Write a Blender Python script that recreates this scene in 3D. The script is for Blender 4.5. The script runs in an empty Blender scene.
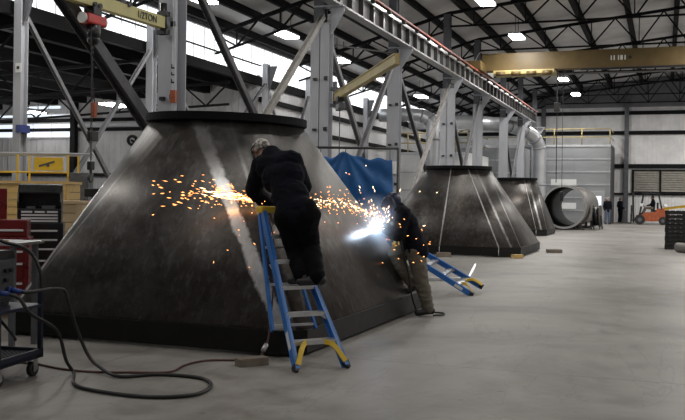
import bpy, bmesh, math, random
from math import sin, cos, pi, atan2, sqrt, radians
from mathutils import Vector, Matrix, noise
from mathutils.bvhtree import BVHTree
V = Vector
random.seed(7)
SC = bpy.context.scene
COL = SC.collection
YAW = math.atan(322/900)
CY, SY = cos(YAW), sin(YAW)
def P(u, d, z=0.0):                       # metres right of / ahead of the tripod -> hall coordinates
    return V((u*CY-d*SY, u*SY+d*CY, z))

# ------------------------------------------------------------------ materials
def srgb(r, g, b):
    f = lambda c: (c/255/12.92) if c/255 <= .04045 else ((c/255+.055)/1.055)**2.4
    return (f(r), f(g), f(b))
class NT:
    def __init__(s, name):
        s.m = bpy.data.materials.new(name); s.m.use_nodes = True
        s.t = s.m.node_tree; s.n = s.t.nodes; s.l = s.t.links
        s.b = s.n['Principled BSDF']
    def add(s, kind, **kw):
        n = s.n.new(kind)
        for k, v in kw.items():
            if hasattr(n, k): setattr(n, k, v)
        return n
    def link(s, a, b): s.l.new(a, b)
    def math(s, op, a, b=None, clamp=False):
        n = s.n.new('ShaderNodeMath'); n.operation = op; n.use_clamp = clamp
        for i, x in enumerate((a, b)):
            if x is None: continue
            if isinstance(x, (int, float)): n.inputs[i].default_value = x
            else: s.l.new(x, n.inputs[i])
        return n.outputs[0]
    def noise(s, scale, detail=4, rough=.55, vec=None, dist=0):
        n = s.n.new('ShaderNodeTexNoise'); n.inputs['Scale'].default_value = scale
        n.inputs['Detail'].default_value = detail; n.inputs['Roughness'].default_value = rough
        n.inputs['Distortion'].default_value = dist
        if vec is not None: s.l.new(vec, n.inputs['Vector'])
        return n.outputs['Fac']
    def coord(s, scale=(1, 1, 1), rot=(0, 0, 0)):
        c = s.n.new('ShaderNodeTexCoord'); m = s.n.new('ShaderNodeMapping')
        m.inputs['Scale'].default_value = scale; m.inputs['Rotation'].default_value = rot
        s.l.new(c.outputs['Object'], m.inputs['Vector']); return m.outputs[0]
    def ramp(s, fac, stops):
        r = s.n.new('ShaderNodeValToRGB'); e = r.color_ramp.elements
        while len(e) < len(stops): e.new(.5)
        for i, (p, c) in enumerate(stops):
            e[i].position = p; e[i].color = (*c, 1) if len(c) == 3 else c
        s.l.new(fac, r.inputs[0]); return r.outputs[0]
    def mix(s, fac, a, b):
        n = s.n.new('ShaderNodeMix'); n.data_type = 'RGBA'
        for sock, x in ((n.inputs[0], fac), (n.inputs[6], a), (n.inputs[7], b)):
            if isinstance(x, (int, float)): sock.default_value = x
            elif isinstance(x, tuple): sock.default_value = (*x, 1)
            else: s.l.new(x, sock)
        return n.outputs[2]
    def bump(s, h, strength=.3, dist=.01):
        n = s.n.new('ShaderNodeBump'); n.inputs['Strength'].default_value = strength
        n.inputs['Distance'].default_value = dist
        s.l.new(h, n.inputs['Height']); s.l.new(n.outputs[0], s.b.inputs['Normal'])
def mat(name, c, rough=.5, metal=0.0, var=.25, scale=6.0, bump=0.0, bscale=60.0, stretch=(1, 1, 1), spec=.5):
    t = NT(name); b = t.b
    co = t.coord(stretch)
    f = t.noise(scale, 5, .6, co)
    lo = tuple(x*(1-var) for x in c); hi = tuple(min(1, x*(1+var)) for x in c)
    t.link(t.ramp(f, [(.3, lo), (.7, hi)]), b.inputs['Base Color'])
    b.inputs['Metallic'].default_value = metal
    b.inputs['Specular IOR Level'].default_value = spec
    r = t.math('MULTIPLY_ADD', f, .25)
    r.node.inputs[2].default_value = rough-.125
    t.link(r, b.inputs['Roughness'])
    if bump: t.bump(t.noise(bscale, 3, .5, co), bump, .01)
    return t.m
def emis(name, c, s, base=(.0, .0, .0)):
    t = NT(name); t.b.inputs['Base Color'].default_value = (*base, 1)
    t.b.inputs['Emission Color'].default_value = (*c, 1); t.b.inputs['Emission Strength'].default_value = s
    return t.m
def ribbed(name, c, axis, period, rough=.5, metal=0.0, strength=.6, var=.12, sharp=True):
    t = NT(name); co = t.coord()
    sep = t.add('ShaderNodeSeparateXYZ'); t.link(co, sep.inputs[0])
    x = t.math('MULTIPLY', sep.outputs[axis], 2*pi/period)
    w = t.math('SINE', x)
    if sharp: w = t.math('MULTIPLY', t.math('ADD', w, -.5), 3, True)
    f = t.noise(1.3, 4, .6, co)
    lo = tuple(k*(1-var) for k in c); hi = tuple(min(1, k*(1+var)) for k in c)
    t.link(t.ramp(f, [(.3, lo), (.7, hi)]), t.b.inputs['Base Color'])
    t.b.inputs['Roughness'].default_value = rough; t.b.inputs['Metallic'].default_value = metal
    t.bump(w, strength, .03)
    return t.m

def floor_mat():
    t = NT('concrete_floor'); co = t.coord()
    a = t.noise(.35, 6, .65, co, .6); b_ = t.noise(2.6, 6, .65, co, .3); c = t.noise(40, 3, .6, co)
    base = t.ramp(a, [(.32, (.17, .162, .15)), (.5, (.255, .246, .233)), (.68, (.33, .321, .305))])
    k = t.ramp(b_, [(.25, (.66, .64, .62)), (.5, (.98, .97, .96)), (.75, (1.12, 1.11, 1.1))])
    m1 = t.add('ShaderNodeMix', data_type='RGBA', blend_type='MULTIPLY'); m1.inputs[0].default_value = 1.0
    t.link(base, m1.inputs[6]); t.link(k, m1.inputs[7])
    # swept dark tyre and drag marks
    w = t.add('ShaderNodeTexNoise'); w.inputs['Scale'].default_value = 1.1; w.inputs['Detail'].default_value = 7
    w.inputs['Distortion'].default_value = .9; t.link(t.coord((1.1, .28, 1), (0, 0, .35)), w.inputs['Vector'])
    crack = t.math('ABSOLUTE', t.math('ADD', w.outputs['Fac'], -.52))
    crack = t.math('MULTIPLY', t.math('SUBTRACT', .012, crack), 70, True)
    m2 = t.mix(t.math('MULTIPLY', crack, .26), m1.outputs[2], (.10, .097, .093))
    # saw-cut joints
    sep = t.add('ShaderNodeSeparateXYZ'); t.link(co, sep.inputs[0])
    js = []
    for ax, per, off in ((0, 6.1, 1.9), (1, 6.2, .9)):
        q = t.math('FRACT', t.math('DIVIDE', t.math('ADD', sep.outputs[ax], off), per))
        q = t.math('ABSOLUTE', t.math('ADD', q, -.5))
        js.append(t.math('MULTIPLY', t.math('SUBTRACT', .0014, q), 1500, True))
    j = t.math('MAXIMUM', *js)
    m3 = t.mix(t.math('MULTIPLY', j, .75), m2, (.09, .088, .085))
    sp = t.math('MULTIPLY', t.math('ADD', t.noise(9, 2, .5, co), -.70), 25, True)
    m4 = t.mix(t.math('MULTIPLY', sp, .5), m3, (.10, .094, .086))
    t.link(m4, t.b.inputs['Base Color'])
    t.link(t.ramp(b_, [(.3, (.36,)*3), (.7, (.58,)*3)]), t.b.inputs['Roughness'])
    t.b.inputs['Specular IOR Level'].default_value = .22
    t.bump(t.math('ADD', c, t.math('MULTIPLY', j, -2)), .12, .01)
    return t.m

def hopper_mat(name, lines, seed):
    """mill-scale plate, with ground weld lines and crease highlights painted as bright bands (object space segments)"""
    t = NT(name); co = t.coord(); tc = t.add('ShaderNodeTexCoord'); b = t.b
    off = t.coord(); off.node.inputs['Location'].default_value = (seed*3.1, seed*1.7, 0)
    n1 = t.noise(1.1, 6, .65, off, .5); n2 = t.noise(5, 6, .7, off, .4)
    st = t.add('ShaderNodeMapping'); st.inputs['Scale'].default_value = (14, 14, 1.2)
    t.link(tc.outputs['Object'], st.inputs['Vector']); n3 = t.noise(1.0, 5, .7, st.outputs[0])
    c1 = t.ramp(n1, [(.3, (.056, .045, .037)), (.5, (.080, .073, .069)), (.7, (.118, .114, .112))])
    c2 = t.ramp(n2, [(.3, (.55, .52, .5)), (.55, (1, 1, 1)), (.8, (1.25, 1.25, 1.28))])
    m1 = t.add('ShaderNodeMix', data_type='RGBA', blend_type='MULTIPLY'); m1.inputs[0].default_value = .8
    t.link(c1, m1.inputs[6]); t.link(c2, m1.inputs[7])
    m2 = t.mix(t.math('MULTIPLY', t.math('ADD', n3, -.5), 1.5, True), m1.outputs[2], (.27, .265, .26))
    tot = None; band = None
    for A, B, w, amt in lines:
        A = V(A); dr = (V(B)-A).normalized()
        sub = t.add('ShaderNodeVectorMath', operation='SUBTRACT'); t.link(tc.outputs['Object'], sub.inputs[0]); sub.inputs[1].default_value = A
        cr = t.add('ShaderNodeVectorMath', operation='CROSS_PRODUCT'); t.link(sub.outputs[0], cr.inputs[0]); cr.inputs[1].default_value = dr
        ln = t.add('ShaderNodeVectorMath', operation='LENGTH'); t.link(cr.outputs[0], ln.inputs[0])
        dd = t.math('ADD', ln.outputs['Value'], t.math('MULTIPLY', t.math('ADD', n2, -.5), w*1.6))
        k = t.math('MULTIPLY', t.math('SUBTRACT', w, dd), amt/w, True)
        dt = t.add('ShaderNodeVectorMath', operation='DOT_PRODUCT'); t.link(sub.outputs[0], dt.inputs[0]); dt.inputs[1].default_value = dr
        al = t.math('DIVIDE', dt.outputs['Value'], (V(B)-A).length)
        al = t.math('MAXIMUM', t.math('MULTIPLY', t.math('SUBTRACT', al, .10), 2.6, True), .16)  # painted highlight kept weaker towards the top of the line
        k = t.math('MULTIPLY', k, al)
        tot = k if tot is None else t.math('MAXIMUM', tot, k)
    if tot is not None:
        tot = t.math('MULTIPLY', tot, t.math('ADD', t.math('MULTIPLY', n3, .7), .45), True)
        m2 = t.mix(tot, m2, (.97, .97, .98)); band = tot  # crease highlights painted into the plate colour
    t.link(m2, b.inputs['Base Color'])
    b.inputs['Metallic'].default_value = .85
    ro = t.ramp(t.math('ADD', t.math('MULTIPLY', n2, .6), t.math('MULTIPLY', n3, .4)), [(.3, (.32,)*3), (.7, (.48,)*3)])
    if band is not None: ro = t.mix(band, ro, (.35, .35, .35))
    t.link(ro, b.inputs['Roughness'])
    t.bump(t.math('ADD', n2, n3), .06, .02)
    return t.m

M = {}
M['floor'] = floor_mat()
M['deck'] = ribbed('roof_deck', (.60, .60, .61), 1, .30, .6, 0, .5)
M['joist'] = mat('dark_joist', (.012, .012, .013), .75, spec=.1)
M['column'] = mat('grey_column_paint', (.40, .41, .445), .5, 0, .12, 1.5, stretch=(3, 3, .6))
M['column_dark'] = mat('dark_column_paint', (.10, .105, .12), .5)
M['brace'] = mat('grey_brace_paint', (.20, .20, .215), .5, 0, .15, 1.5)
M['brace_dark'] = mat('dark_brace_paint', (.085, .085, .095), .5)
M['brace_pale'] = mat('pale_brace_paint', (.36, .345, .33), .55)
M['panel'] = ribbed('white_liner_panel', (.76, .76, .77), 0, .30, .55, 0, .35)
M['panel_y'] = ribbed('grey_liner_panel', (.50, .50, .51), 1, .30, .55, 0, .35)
M['plain_wall'] = mat('wall_paint', (.40, .40, .41), .6, 0, .1, 1)
M['wall_lower'] = ribbed('corrugated_wall', (.75, .75, .76), 0, .22, .5, 0, .8)
M['wall_side'] = ribbed('corrugated_side_wall', (.42, .42, .435), 0, .30, .5, 0, .8)
M['girt'] = mat('girt_paint', (.012, .012, .013), .8, spec=.1)
M['skylight'] = emis('translucent_panel', (.93, .97, 1.0), 1.15, (.8, .8, .8))
M['winlit'] = emis('daylit_glass', (.78, .88, 1.0), .75, (.5, .5, .5))
M['lampon'] = emis('lamp_diffuser', (1, .985, .95), 14, (.8, .8, .8))
M['housing'] = mat('lamp_housing', (.5, .5, .5), .4)
M['yellow'] = mat('crane_yellow_paint', (.115, .076, .024), .5, 0, .2, 2)
M['jib'] = mat('jib_yellow_paint', (.58, .53, .24), .5, 0, .12, 2)
M['jib_old'] = mat('worn_yellow_paint', (.40, .32, .13), .5, 0, .2, 2)
M['safety'] = mat('safety_yellow_paint', (.78, .52, .04), .45, 0, .12, 4)
M['rail'] = mat('runway_rail_steel', (.36, .36, .37), .38, .6, .2, 2)
M['orange_bar'] = mat('orange_conductor_cover', (.34, .07, .04), .5)
M['galv'] = mat('galvanised_sheet', (.55, .565, .59), .38, .7, .15, 1.2)
M['booth'] = mat('booth_silver_panel', (.30, .31, .325), .42, .35, .12, .8, stretch=(.4, 1, 3))
M['booth_dark'] = mat('booth_side_panel', (.055, .056, .06), .5)
M['white'] = mat('white_sheet', (.75, .76, .76), .4, 0, .05)
M['black'] = mat('black_plastic', (.012, .012, .013), .4)
M['black_metal'] = mat('black_enamel', (.014, .0145, .016), .3, 0, .2)
M['rubber'] = mat('black_rubber', (.016, .016, .017), .55)
M['steel'] = mat('bright_steel', (.55, .55, .56), .35, .9, .15, 8)
M['skirt'] = mat('black_primer_and_pipe_shade', (.009, .0087, .0085), .5, .1, .3, 3, spec=.3)
M['flange'] = mat('dark_flange_steel', (.009, .0095, .011), .75, .0, spec=.12)
M['weld'] = mat('weld_bead', (.60, .59, .57), .45, .7, .35, 30, .4, 80)
M['dark_steel'] = mat('dark_steel', (.07, .068, .067), .5, .6, .3, 3)
M['pipe_out'] = mat('brown_pipe_steel', (.20, .19, .18), .5, .5, .3, 2)
M['blue'] = mat('blue_fibreglass', (.035, .17, .52), .4, 0, .12, 5)
M['alu'] = mat('aluminium', (.68, .69, .70), .35, .8, .12, 10)
M['tarp'] = mat('blue_tarpaulin', (.03, .15, .42), .42, 0, .25, 4, .2, 30)
M['navy'] = mat('navy_work_cloth', (.0055, .0065, .012), .9, 0, .3, 8, .3, 120, spec=.15)
M['navy_trousers'] = mat('black_work_trousers', (.003, .0032, .005), .9, 0, .3, 8, .3, 120, spec=.15)
M['khaki'] = mat('khaki_work_trousers', (.15, .135, .105), .85, 0, .3, 7, .35, 90)
M['jeans'] = mat('blue_jeans', (.10, .13, .19), .85)
M['skin'] = mat('skin', (.42, .25, .18), .55, 0, .1, 8)
M['leather'] = mat('black_boot_leather', (.016, .014, .013), .5)
M['glove'] = mat('dark_work_glove', (.008, .008, .010), .85, spec=.2)
M['glove_blue'] = mat('blue_welding_glove', (.02, .035, .10), .8)
M['camo'] = None
M['hood'] = mat('dark_blue_welding_hood', (.010, .016, .05), .35)
M['red'] = mat('red_paint', (.50, .025, .02), .35)
M['darkred'] = mat('dark_red_enamel', (.16, .006, .008), .3)
M['orange'] = mat('orange_paint', (.36, .085, .03), .45)
M['wood'] = mat('raw_lumber', (.58, .39, .15), .65, 0, .2, 2, stretch=(1, 8, 8))
M['ply'] = mat('plywood', (.56, .42, .25), .65, 0, .12, 3)
M['block'] = mat('weathered_timber', (.20, .165, .13), .75, 0, .3, 6)
M['greymachine'] = mat('grey_machine_paint', (.11, .115, .125), .4)
M['bluecart'] = mat('dark_blue_cart_paint', (.014, .018, .035), .4)
M['plugblue'] = mat('blue_connector', (.02, .05, .20), .4)
M['hose'] = mat('rust_red_hose', (.09, .035, .028), .5)
M['louver'] = mat('beige_louver', (.30, .285, .25), .55)
M['sparks'] = emis('glowing_sparks', (1.0, .36, .10), 3.2)
M['sparks_hot'] = emis('white_hot_sparks', (1.0, .62, .33), 5.5)
M['arc'] = emis('arc_plasma', (.62, .80, 1.0), 45)
M['glass'] = mat('dark_lens', (.01, .01, .012), .1)
M['paper'] = mat('white_card', (.75, .75, .73), .6, 0, .04)
M['bluetag'] = mat('blue_band', (.03, .05, .22), .5)
M['lime'] = mat('dusty_green_canopy', (.12, .15, .10), .6)
def camo():
    t = NT('camouflage_cap'); f = t.noise(22, 2, .5, t.coord())
    t.link(t.ramp(f, [(.42, (.16, .14, .12)), (.5, (.42, .39, .35)), (.56, (.62, .60, .56))]), t.b.inputs['Base Color'])
    t.b.inputs['Roughness'].default_value = .8; return t.m
M['camo'] = camo()

# ------------------------------------------------------------------ mesh helpers
def frame(dirv, up=V((0, 0, 1))):
    z = V(dirv).normalized(); x = up.cross(z)
    if x.length < 1e-4: x = V((1, 0, 0)).cross(z)
    x.normalize(); return x, z.cross(x), z
class MB:
    def __init__(s): s.b = bmesh.new()
    def box(s, c, size, rz=0, R=None, bev=0.0):
        r = bmesh.ops.create_cube(s.b, size=1); vs = r['verts']
        T = Matrix.Translation(V(c)) @ (R.to_4x4() if R else Matrix.Rotation(rz, 4, 'Z')) @ Matrix.Diagonal((*size, 1))
        bmesh.ops.transform(s.b, matrix=T, verts=vs)
        if bev:
            es = list({e for v in vs for e in v.link_edges})
            bmesh.ops.bevel(s.b, geom=es, offset=bev, segments=2, affect='EDGES', profile=.6)
        return s
    def bb(s, x0, x1, y0, y1, z0, z1, bev=0.0):
        return s.box(((x0+x1)/2, (y0+y1)/2, (z0+z1)/2), (abs(x1-x0), abs(y1-y0), abs(z1-z0)), bev=bev)
    def bar(s, a, b, w, h, up=V((0, 0, 1)), bev=0.0):       # rectangular bar from a to b
        a, b = V(a), V(b); x, y, z = frame(b-a, up)
        R = Matrix((x, y, z)).transposed()
        return s.box((a+b)/2, (w, h, (b-a).length), R=R, bev=bev)
    def cyl(s, a, b, r0, r1=None, n=16, cap=True):
        a, b = V(a), V(b); r1 = r0 if r1 is None else r1; x, y, z = frame(b-a)
        A = [s.b.verts.new(a+(x*cos(t)+y*sin(t))*r0) for t in [2*pi*k/n for k in range(n)]]
        B = [s.b.verts.new(b+(x*cos(t)+y*sin(t))*r1) for t in [2*pi*k/n for k in range(n)]]
        for k in range(n):
            f = s.b.faces.new((A[k], A[(k+1) % n], B[(k+1) % n], B[k])); f.smooth = True
        if cap: s.b.faces.new(A[::-1]); s.b.faces.new(B)
        return s
    def sph(s, c, r, sc=(1, 1, 1), R=None, n=12):
        r_ = bmesh.ops.create_uvsphere(s.b, u_segments=n, v_segments=max(6, n*2//3), radius=r)
        T = Matrix.Translation(V(c)) @ (R.to_4x4() if R else Matrix()) @ Matrix.Diagonal((*sc, 1))
        bmesh.ops.transform(s.b, matrix=T, verts=r_['verts'])
        for v in r_['verts']:
            for f in v.link_faces: f.smooth = True
        return s
    def cap(s, a, b, r0, r1=None, n=12):
        r1 = r0 if r1 is None else r1
        s.cyl(a, b, r0, r1, n); s.sph(a, r0, n=n); s.sph(b, r1, n=n); return s
    def tube(s, pts, r, n=10, close=False):
        pts = [V(p) for p in pts]; N = len(pts); rings = []
        prev = None
        for i, p in enumerate(pts):
            if close: t = pts[(i+1) % N]-pts[i-1]
            else: t = pts[min(i+1, N-1)]-pts[max(i-1, 0)]
            t.normalize()
            if prev is None: x, y, _ = frame(t)
            else:
                x = prev-t*prev.dot(t)
                if x.length < 1e-5: x = frame(t)[0]
                x.normalize(); y = t.cross(x)
            prev = x
            rr = r[i] if isinstance(r, (list, tuple)) else r
            rings.append([s.b.verts.new(p+(x*cos(a)+y*sin(a))*rr) for a in [2*pi*k/n for k in range(n)]])
        for i in range(N if close else N-1):
            A, B = rings[i], rings[(i+1) % N]
            for k in range(n):
                f = s.b.faces.new((A[k], A[(k+1) % n], B[(k+1) % n], B[k])); f.smooth = True
        if not close: s.b.faces.new(rings[0][::-1]); s.b.faces.new(rings[-1])
        return s
    def prism(s, poly, off):                                  # polygon (3d points) extruded by vector
        A = [s.b.verts.new(V(p)) for p in poly]; B = [s.b.verts.new(V(p)+V(off)) for p in poly]; n = len(A)
        s.b.faces.new(A[::-1]); s.b.faces.new(B)
        for k in range(n): s.b.faces.new((A[k], A[(k+1) % n], B[(k+1) % n], B[k]))
        return s
    def ibeam(s, a, b, w, h, tf=.02, tw=.015, up=V((0, 0, 1))):
        a, b = V(a), V(b); x, y, z = frame(b-a, up)
        for k in (-1, 1): s.bar(a+y*k*(h/2-tf/2), b+y*k*(h/2-tf/2), w, tf, up)
        s.bar(a, b, tw, h-2*tf+.002, up); return s
    def mesh(s, name='m'):
        bmesh.ops.recalc_face_normals(s.b, faces=s.b.faces)
        me = bpy.data.meshes.new(name); s.b.to_mesh(me); s.b.free(); return me
def spline(pts, k=8, close=False):
    pts = [V(p) for p in pts]; N = len(pts); out = []
    for i in range(N if close else N-1):
        p0 = pts[i-1] if (i > 0 or close) else pts[0]*2-pts[1]
        p1 = pts[i]; p2 = pts[(i+1) % N]
        p3 = pts[(i+2) % N] if (close or i+2 < N) else p2*2-p1
        for j in range(k):
            t = j/k
            out.append(.5*((2*p1)+(p2-p0)*t+(2*p0-5*p1+4*p2-p3)*t*t+(3*p1-p0-3*p2+p3)*t**3))
    if not close: out.append(pts[-1])
    return out
def obj(name, mb, m, parent=None, loc=None, label=None):
    me = mb.mesh(name) if isinstance(mb, MB) else mb
    o = bpy.data.objects.new(name, me); COL.objects.link(o)
    for mm in (m if isinstance(m, (list, tuple)) else [m]): me.materials.append(mm)
    if parent: o.parent = parent
    if loc is not None: o.location = loc
    if label: o['label'] = label
    return o
def thing(name, label, cat, loc=(0, 0, 0), rz=0, group=None):
    o = bpy.data.objects.new(name, None); COL.objects.link(o); o.empty_display_size = .1
    o.location = loc; o.rotation_euler = (0, 0, rz); o['label'] = label; o['category'] = cat
    if group: o['group'] = group
    return o
def tag(o, label, cat, group=None, kind=None):
    o['label'] = label; o['category'] = cat
    if group: o['group'] = group
    if kind: o['kind'] = kind
    return o
def struct(name, mb, m, parent=None, loc=None):
    o = obj(name, mb, m, parent, loc); o['kind'] = 'structure'; return o
def dup(root, loc, label, rz=None, group=None):
    r = root.copy(); COL.objects.link(r); r.location = loc; r['label'] = label
    if rz is not None: r.rotation_euler = (0, 0, rz)
    if group: r['group'] = group
    for ch in list(root.children):
        c = ch.copy(); COL.objects.link(c); c.parent = r
        for g in ch.children:
            d = g.copy(); COL.objects.link(d); d.parent = c
    return r
_tr = [0]
def trim(mb, m):
    _tr[0] += 1; return struct('trim_%d' % _tr[0], mb, m)
def remesh(mb, vox, smooth=4, wrinkle=0, wscale=9, seed=0):
    me = mb.mesh('tmp'); o = bpy.data.objects.new('tmp', me); COL.objects.link(o)
    r = o.modifiers.new('r', 'REMESH'); r.mode = 'VOXEL'; r.voxel_size = vox
    s = o.modifiers.new('s', 'SMOOTH'); s.iterations = smooth; s.factor = .5
    dg = bpy.context.evaluated_depsgraph_get(); ev = o.evaluated_get(dg)
    out = bpy.data.meshes.new_from_object(ev, depsgraph=dg)
    bpy.data.objects.remove(o); bpy.data.meshes.remove(me)
    if wrinkle:
        ns = [v.normal.copy() for v in out.vertices]
        for v, n in zip(out.vertices, ns):
            q = v.co*wscale+V((seed*7, seed*3, 0)); q.z *= 1.8
            v.co += n*wrinkle*(1-abs(noise.noise(q))*2.2)
    for p in out.polygons: p.use_smooth = True
    return out
ROUND = ['zeroth', 'first', 'second', 'third', 'fourth', 'fifth', 'sixth', 'seventh', 'eighth', 'ninth', 'tenth', 'eleventh', 'twelfth']
exec_parts = True
def split_loose(o, gap=.004):
    """one object per separate piece; touching pieces stay together"""
    me = o.data; n = len(me.vertices); par = list(range(n))
    def find(i):
        while par[i] != i: par[i] = par[par[i]]; i = par[i]
        return i
    for e in me.edges:
        a, b = find(e.vertices[0]), find(e.vertices[1])
        if a != b: par[a] = b
    isl = {}
    for i in range(n): isl.setdefault(find(i), []).append(i)
    keys = list(isl); boxes = []
    for k in keys:
        cs = [me.vertices[i].co for i in isl[k]]
        boxes.append((V([min(c[j] for c in cs) for j in range(3)]), V([max(c[j] for c in cs) for j in range(3)])))
    gp = list(range(len(keys)))
    def gf(i):
        while gp[i] != i: gp[i] = gp[gp[i]]; i = gp[i]
        return i
    for i in range(len(keys)):
        for j in range(i):
            if all(boxes[i][0][q] <= boxes[j][1][q]+gap and boxes[j][0][q] <= boxes[i][1][q]+gap for q in range(3)):
                gp[gf(i)] = gf(j)
    groups = {}
    for i, k in enumerate(keys): groups.setdefault(gf(i), set()).update(isl[k])
    if len(groups) < 2 or len(groups) > 100: return
    new = []
    for vs in groups.values():
        bm = bmesh.new(); bm.from_mesh(me); bm.verts.ensure_lookup_table()
        bmesh.ops.delete(bm, geom=[v for v in bm.verts if v.index not in vs], context='VERTS')
        m2 = bpy.data.meshes.new(o.name.split('.')[0]); bm.to_mesh(m2); bm.free()
        for mm in me.materials: m2.materials.append(mm)
        new.append(m2)
    o.data = new[0]
    for m2 in new[1:]:
        c = o.copy(); c.data = m2; COL.objects.link(c)
# ------------------------------------------------------------------ the hall
XW, XR, YB, YF = -15.0, 14.0, -9.0, 68.0
YE = 32.0                                # end wall of the low side bay
struct('floor', MB().bb(-32, XR, YB, YF, -.2, 0), M['floor'])
def ztop(X):
    if X < -8.4: return 9.2-.285*(-8.4-X)
    return 9.2+.111*(X+8.4) if X < 4 else 10.58-.11*(X-4)
# main roof deck (two slopes)
for nm, a, b in (('ceiling_left', -15.3, -8.4), ('ceiling', -8.4, 4), ('ceiling_right', 4, XR+.3)):
    struct(nm, MB().prism([(a, YB, ztop(a)+.34), (b, YB, ztop(b)+.34), (b, YB, ztop(b)+.46), (a, YB, ztop(a)+.46)], (0, YF-YB, 0)), M['deck'])
# purlins run the length of the hall
X = -14.7
while X < -8.5:
    trim(MB().ibeam((X, YB, ztop(X)+.20), (X, YF, ztop(X)+.20), .13, .27, .03, .05), M['joist']); X += 1.08
X = -1.65-2.06*3
while X < XR:
    trim(MB().ibeam((X, YB, ztop(X)+.17), (X, YF, ztop(X)+.17), .22, .33, .03, .06), M['joist']); X += 2.06
# trusses across
TY = [-6, 0.5, 7.2, 14.25, 21.75, 28.4, 36.1, 42.4, 49.7, 56.0, 62.4, 67.6]
def truss(Y):
    m = MB(); n0 = 6
    def pts(x0, x1, n, zb):
        xs = [x0+(x1-x0)*k/n for k in range(n+1)]
        for i in range(n):
            a, b = xs[i], xs[i+1]
            m.bar((a, Y, ztop(a)-.06), (b, Y, ztop(b)-.06), .14, .12)
            m.bar((a, Y, zb(a)), (b, Y, zb(b)), .09, .07)
            mid = (a+b)/2
            m.bar((a, Y, ztop(a)-.08), (mid, Y, zb(mid)), .06, .06); m.bar((b, Y, ztop(b)-.08), (mid, Y, zb(mid)), .06, .06)
            m.bar((mid, Y, ztop(mid)-.08), (mid, Y, zb(mid)), .045, .045)
    pts(-15, -8.4, 4, lambda x: ztop(x)-.75)
    pts(-8.4, 4, 6, lambda x: 8.6); pts(4, XR, 5, lambda x: 8.6)
    trim(m, M['joist'])
for Y in TY: truss(Y)
# far wall: liner panels, girts, wall columns, louvres, corrugated foot
struct('wall_far', MB().bb(XW, XR, YF, YF+.2, 2.05, 11.5), M['panel'])
struct('wall_far_base', MB().bb(XW, XR, YF-.03, YF+.2, 0, 2.05), M['wall_lower'])
for z, h in ((7.88, .26), (6.45, .26), (4.05, .30), (2.05, .14)):
    trim(MB().bb(XW, XR, YF-.20, YF-.02, z-h/2, z+h/2), M['girt'])
for x in (-14, -8.5, -2.62, 3.2, 9):
    trim(MB().ibeam((x, YF-.22, 0), (x, YF-.22, 9.4), .30, .28, up=V((0, 1, 0))), M['column_dark'])
trim(MB().bb(XW, XR, YF-.06, YF, 8.3, 10.6), M['brace'])
for k, (x0, x1) in enumerate(((-2.15, 1.55), (1.75, 4.9))):
    g = MB()
    for i in range(9):
        z = 2.25+i*.165
        g.prism([(x0, YF-.12, z), (x0, YF-.02, z+.15), (x0, YF-.01, z+.15), (x0, YF-.11, z)], (x1-x0, 0, 0))
    w = struct('window_%d' % (k+1), g, M['louver'])
    f = MB().bb(x0-.06, x1+.06, YF-.16, YF-.02, 2.14, 2.22).bb(x0-.06, x1+.06, YF-.16, YF-.02, 3.72, 3.80)
    for x in (x0, (x0+x1)/2, x1): f.bb(x-.07, x+.07, YF-.17, YF-.02, 2.15, 3.8)
    o = obj('window_frame', f, M['girt'], w); o['kind'] = 'structure'
# right, rear and low left bay shell
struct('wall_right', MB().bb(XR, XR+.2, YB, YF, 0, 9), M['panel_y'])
struct('wall_rear', MB().bb(-32, XR, YB-.2, YB, 0, 11), M['plain_wall'])
struct('wall_outer_left', MB().bb(-32.2, -32, YB, YE, 0, 6.5), M['plain_wall'])
# line X = -15: translucent clerestory above, closed wall beyond the low bay
SKY = ((YB, 18.2), (18.2, 24.0), (24.0, 31.95), (31.95, 36.4), (36.4, 44.4), (44.4, 50), (50, 56), (56, YF))
for k, (a, b) in enumerate(SKY):
    w = struct('window_%d' % (k+3), MB().bb(XW-.06, XW-.02, a+.05, b-.05, 6.22, 7.35), M['skylight'])
    f = MB(); y = a+.6
    while y < b-.2: f.bb(XW-.02, XW+.0, y-.012, y+.012, 6.22, 7.35); y += .75
    o = obj('window_frame', f, M['housing'], w); o['kind'] = 'structure'
trim(MB().bb(XW-.12, XW+.1, YB, YF, 5.9, 6.22), M['joist'])
trim(MB().bb(XW-.12, XW+.08, YB, YF, 7.35, ztop(XW)+.4), M['brace_dark'])
trim(MB().bb(XW+.06, XW+.14, YB, 32, 6.62, 6.66), M['joist'])
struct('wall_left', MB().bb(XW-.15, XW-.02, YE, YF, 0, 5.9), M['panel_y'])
for z in (5.35, 4.4, 3.2, 1.6): trim(MB().bb(XW-.02, XW+.12, YE, YF, z-.09, z+.09), M['girt'])
# low bay: roof, purlins, end wall with its high windows
def zl(X): return 5.85+.045*(X+15)
struct('ceiling_low', MB().prism([(-32, YB, zl(-32)+.25), (XW, YB, zl(XW)+.25), (XW, YB, zl(XW)+.33), (-32, YB, zl(-32)+.33)], (0, YE-YB, 0)), M['deck'])
x = -15.8
while x > -32:
    trim(MB().bb(x-.13, x+.13, YB, YE, zl(x)-.12, zl(x)+.25), M['joist']); x -= 1.45
for Y in (12.0, 18.2, 24.0, 29.5):
    m = MB(); n = 9; xs = [-15-17*k/n for k in range(n+1)]
    for i in range(n):
        a, b = xs[i], xs[i+1]; mid = (a+b)/2
        m.bar((a, Y, zl(a)-.15), (b, Y, zl(b)-.15), .10, .09); m.bar((a, Y, zl(a)-.95), (b, Y, zl(b)-.95), .09, .08)
        m.bar((a, Y, zl(a)-.15), (mid, Y, zl(mid)-.95), .05, .05); m.bar((b, Y, zl(b)-.15), (mid, Y, zl(mid)-.95), .05, .05)
    trim(m, M['joist'])
struct('wall_end', MB().bb(-32, XW, YE, YE+.2, 0, 6.3), M['wall_side'])
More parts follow.
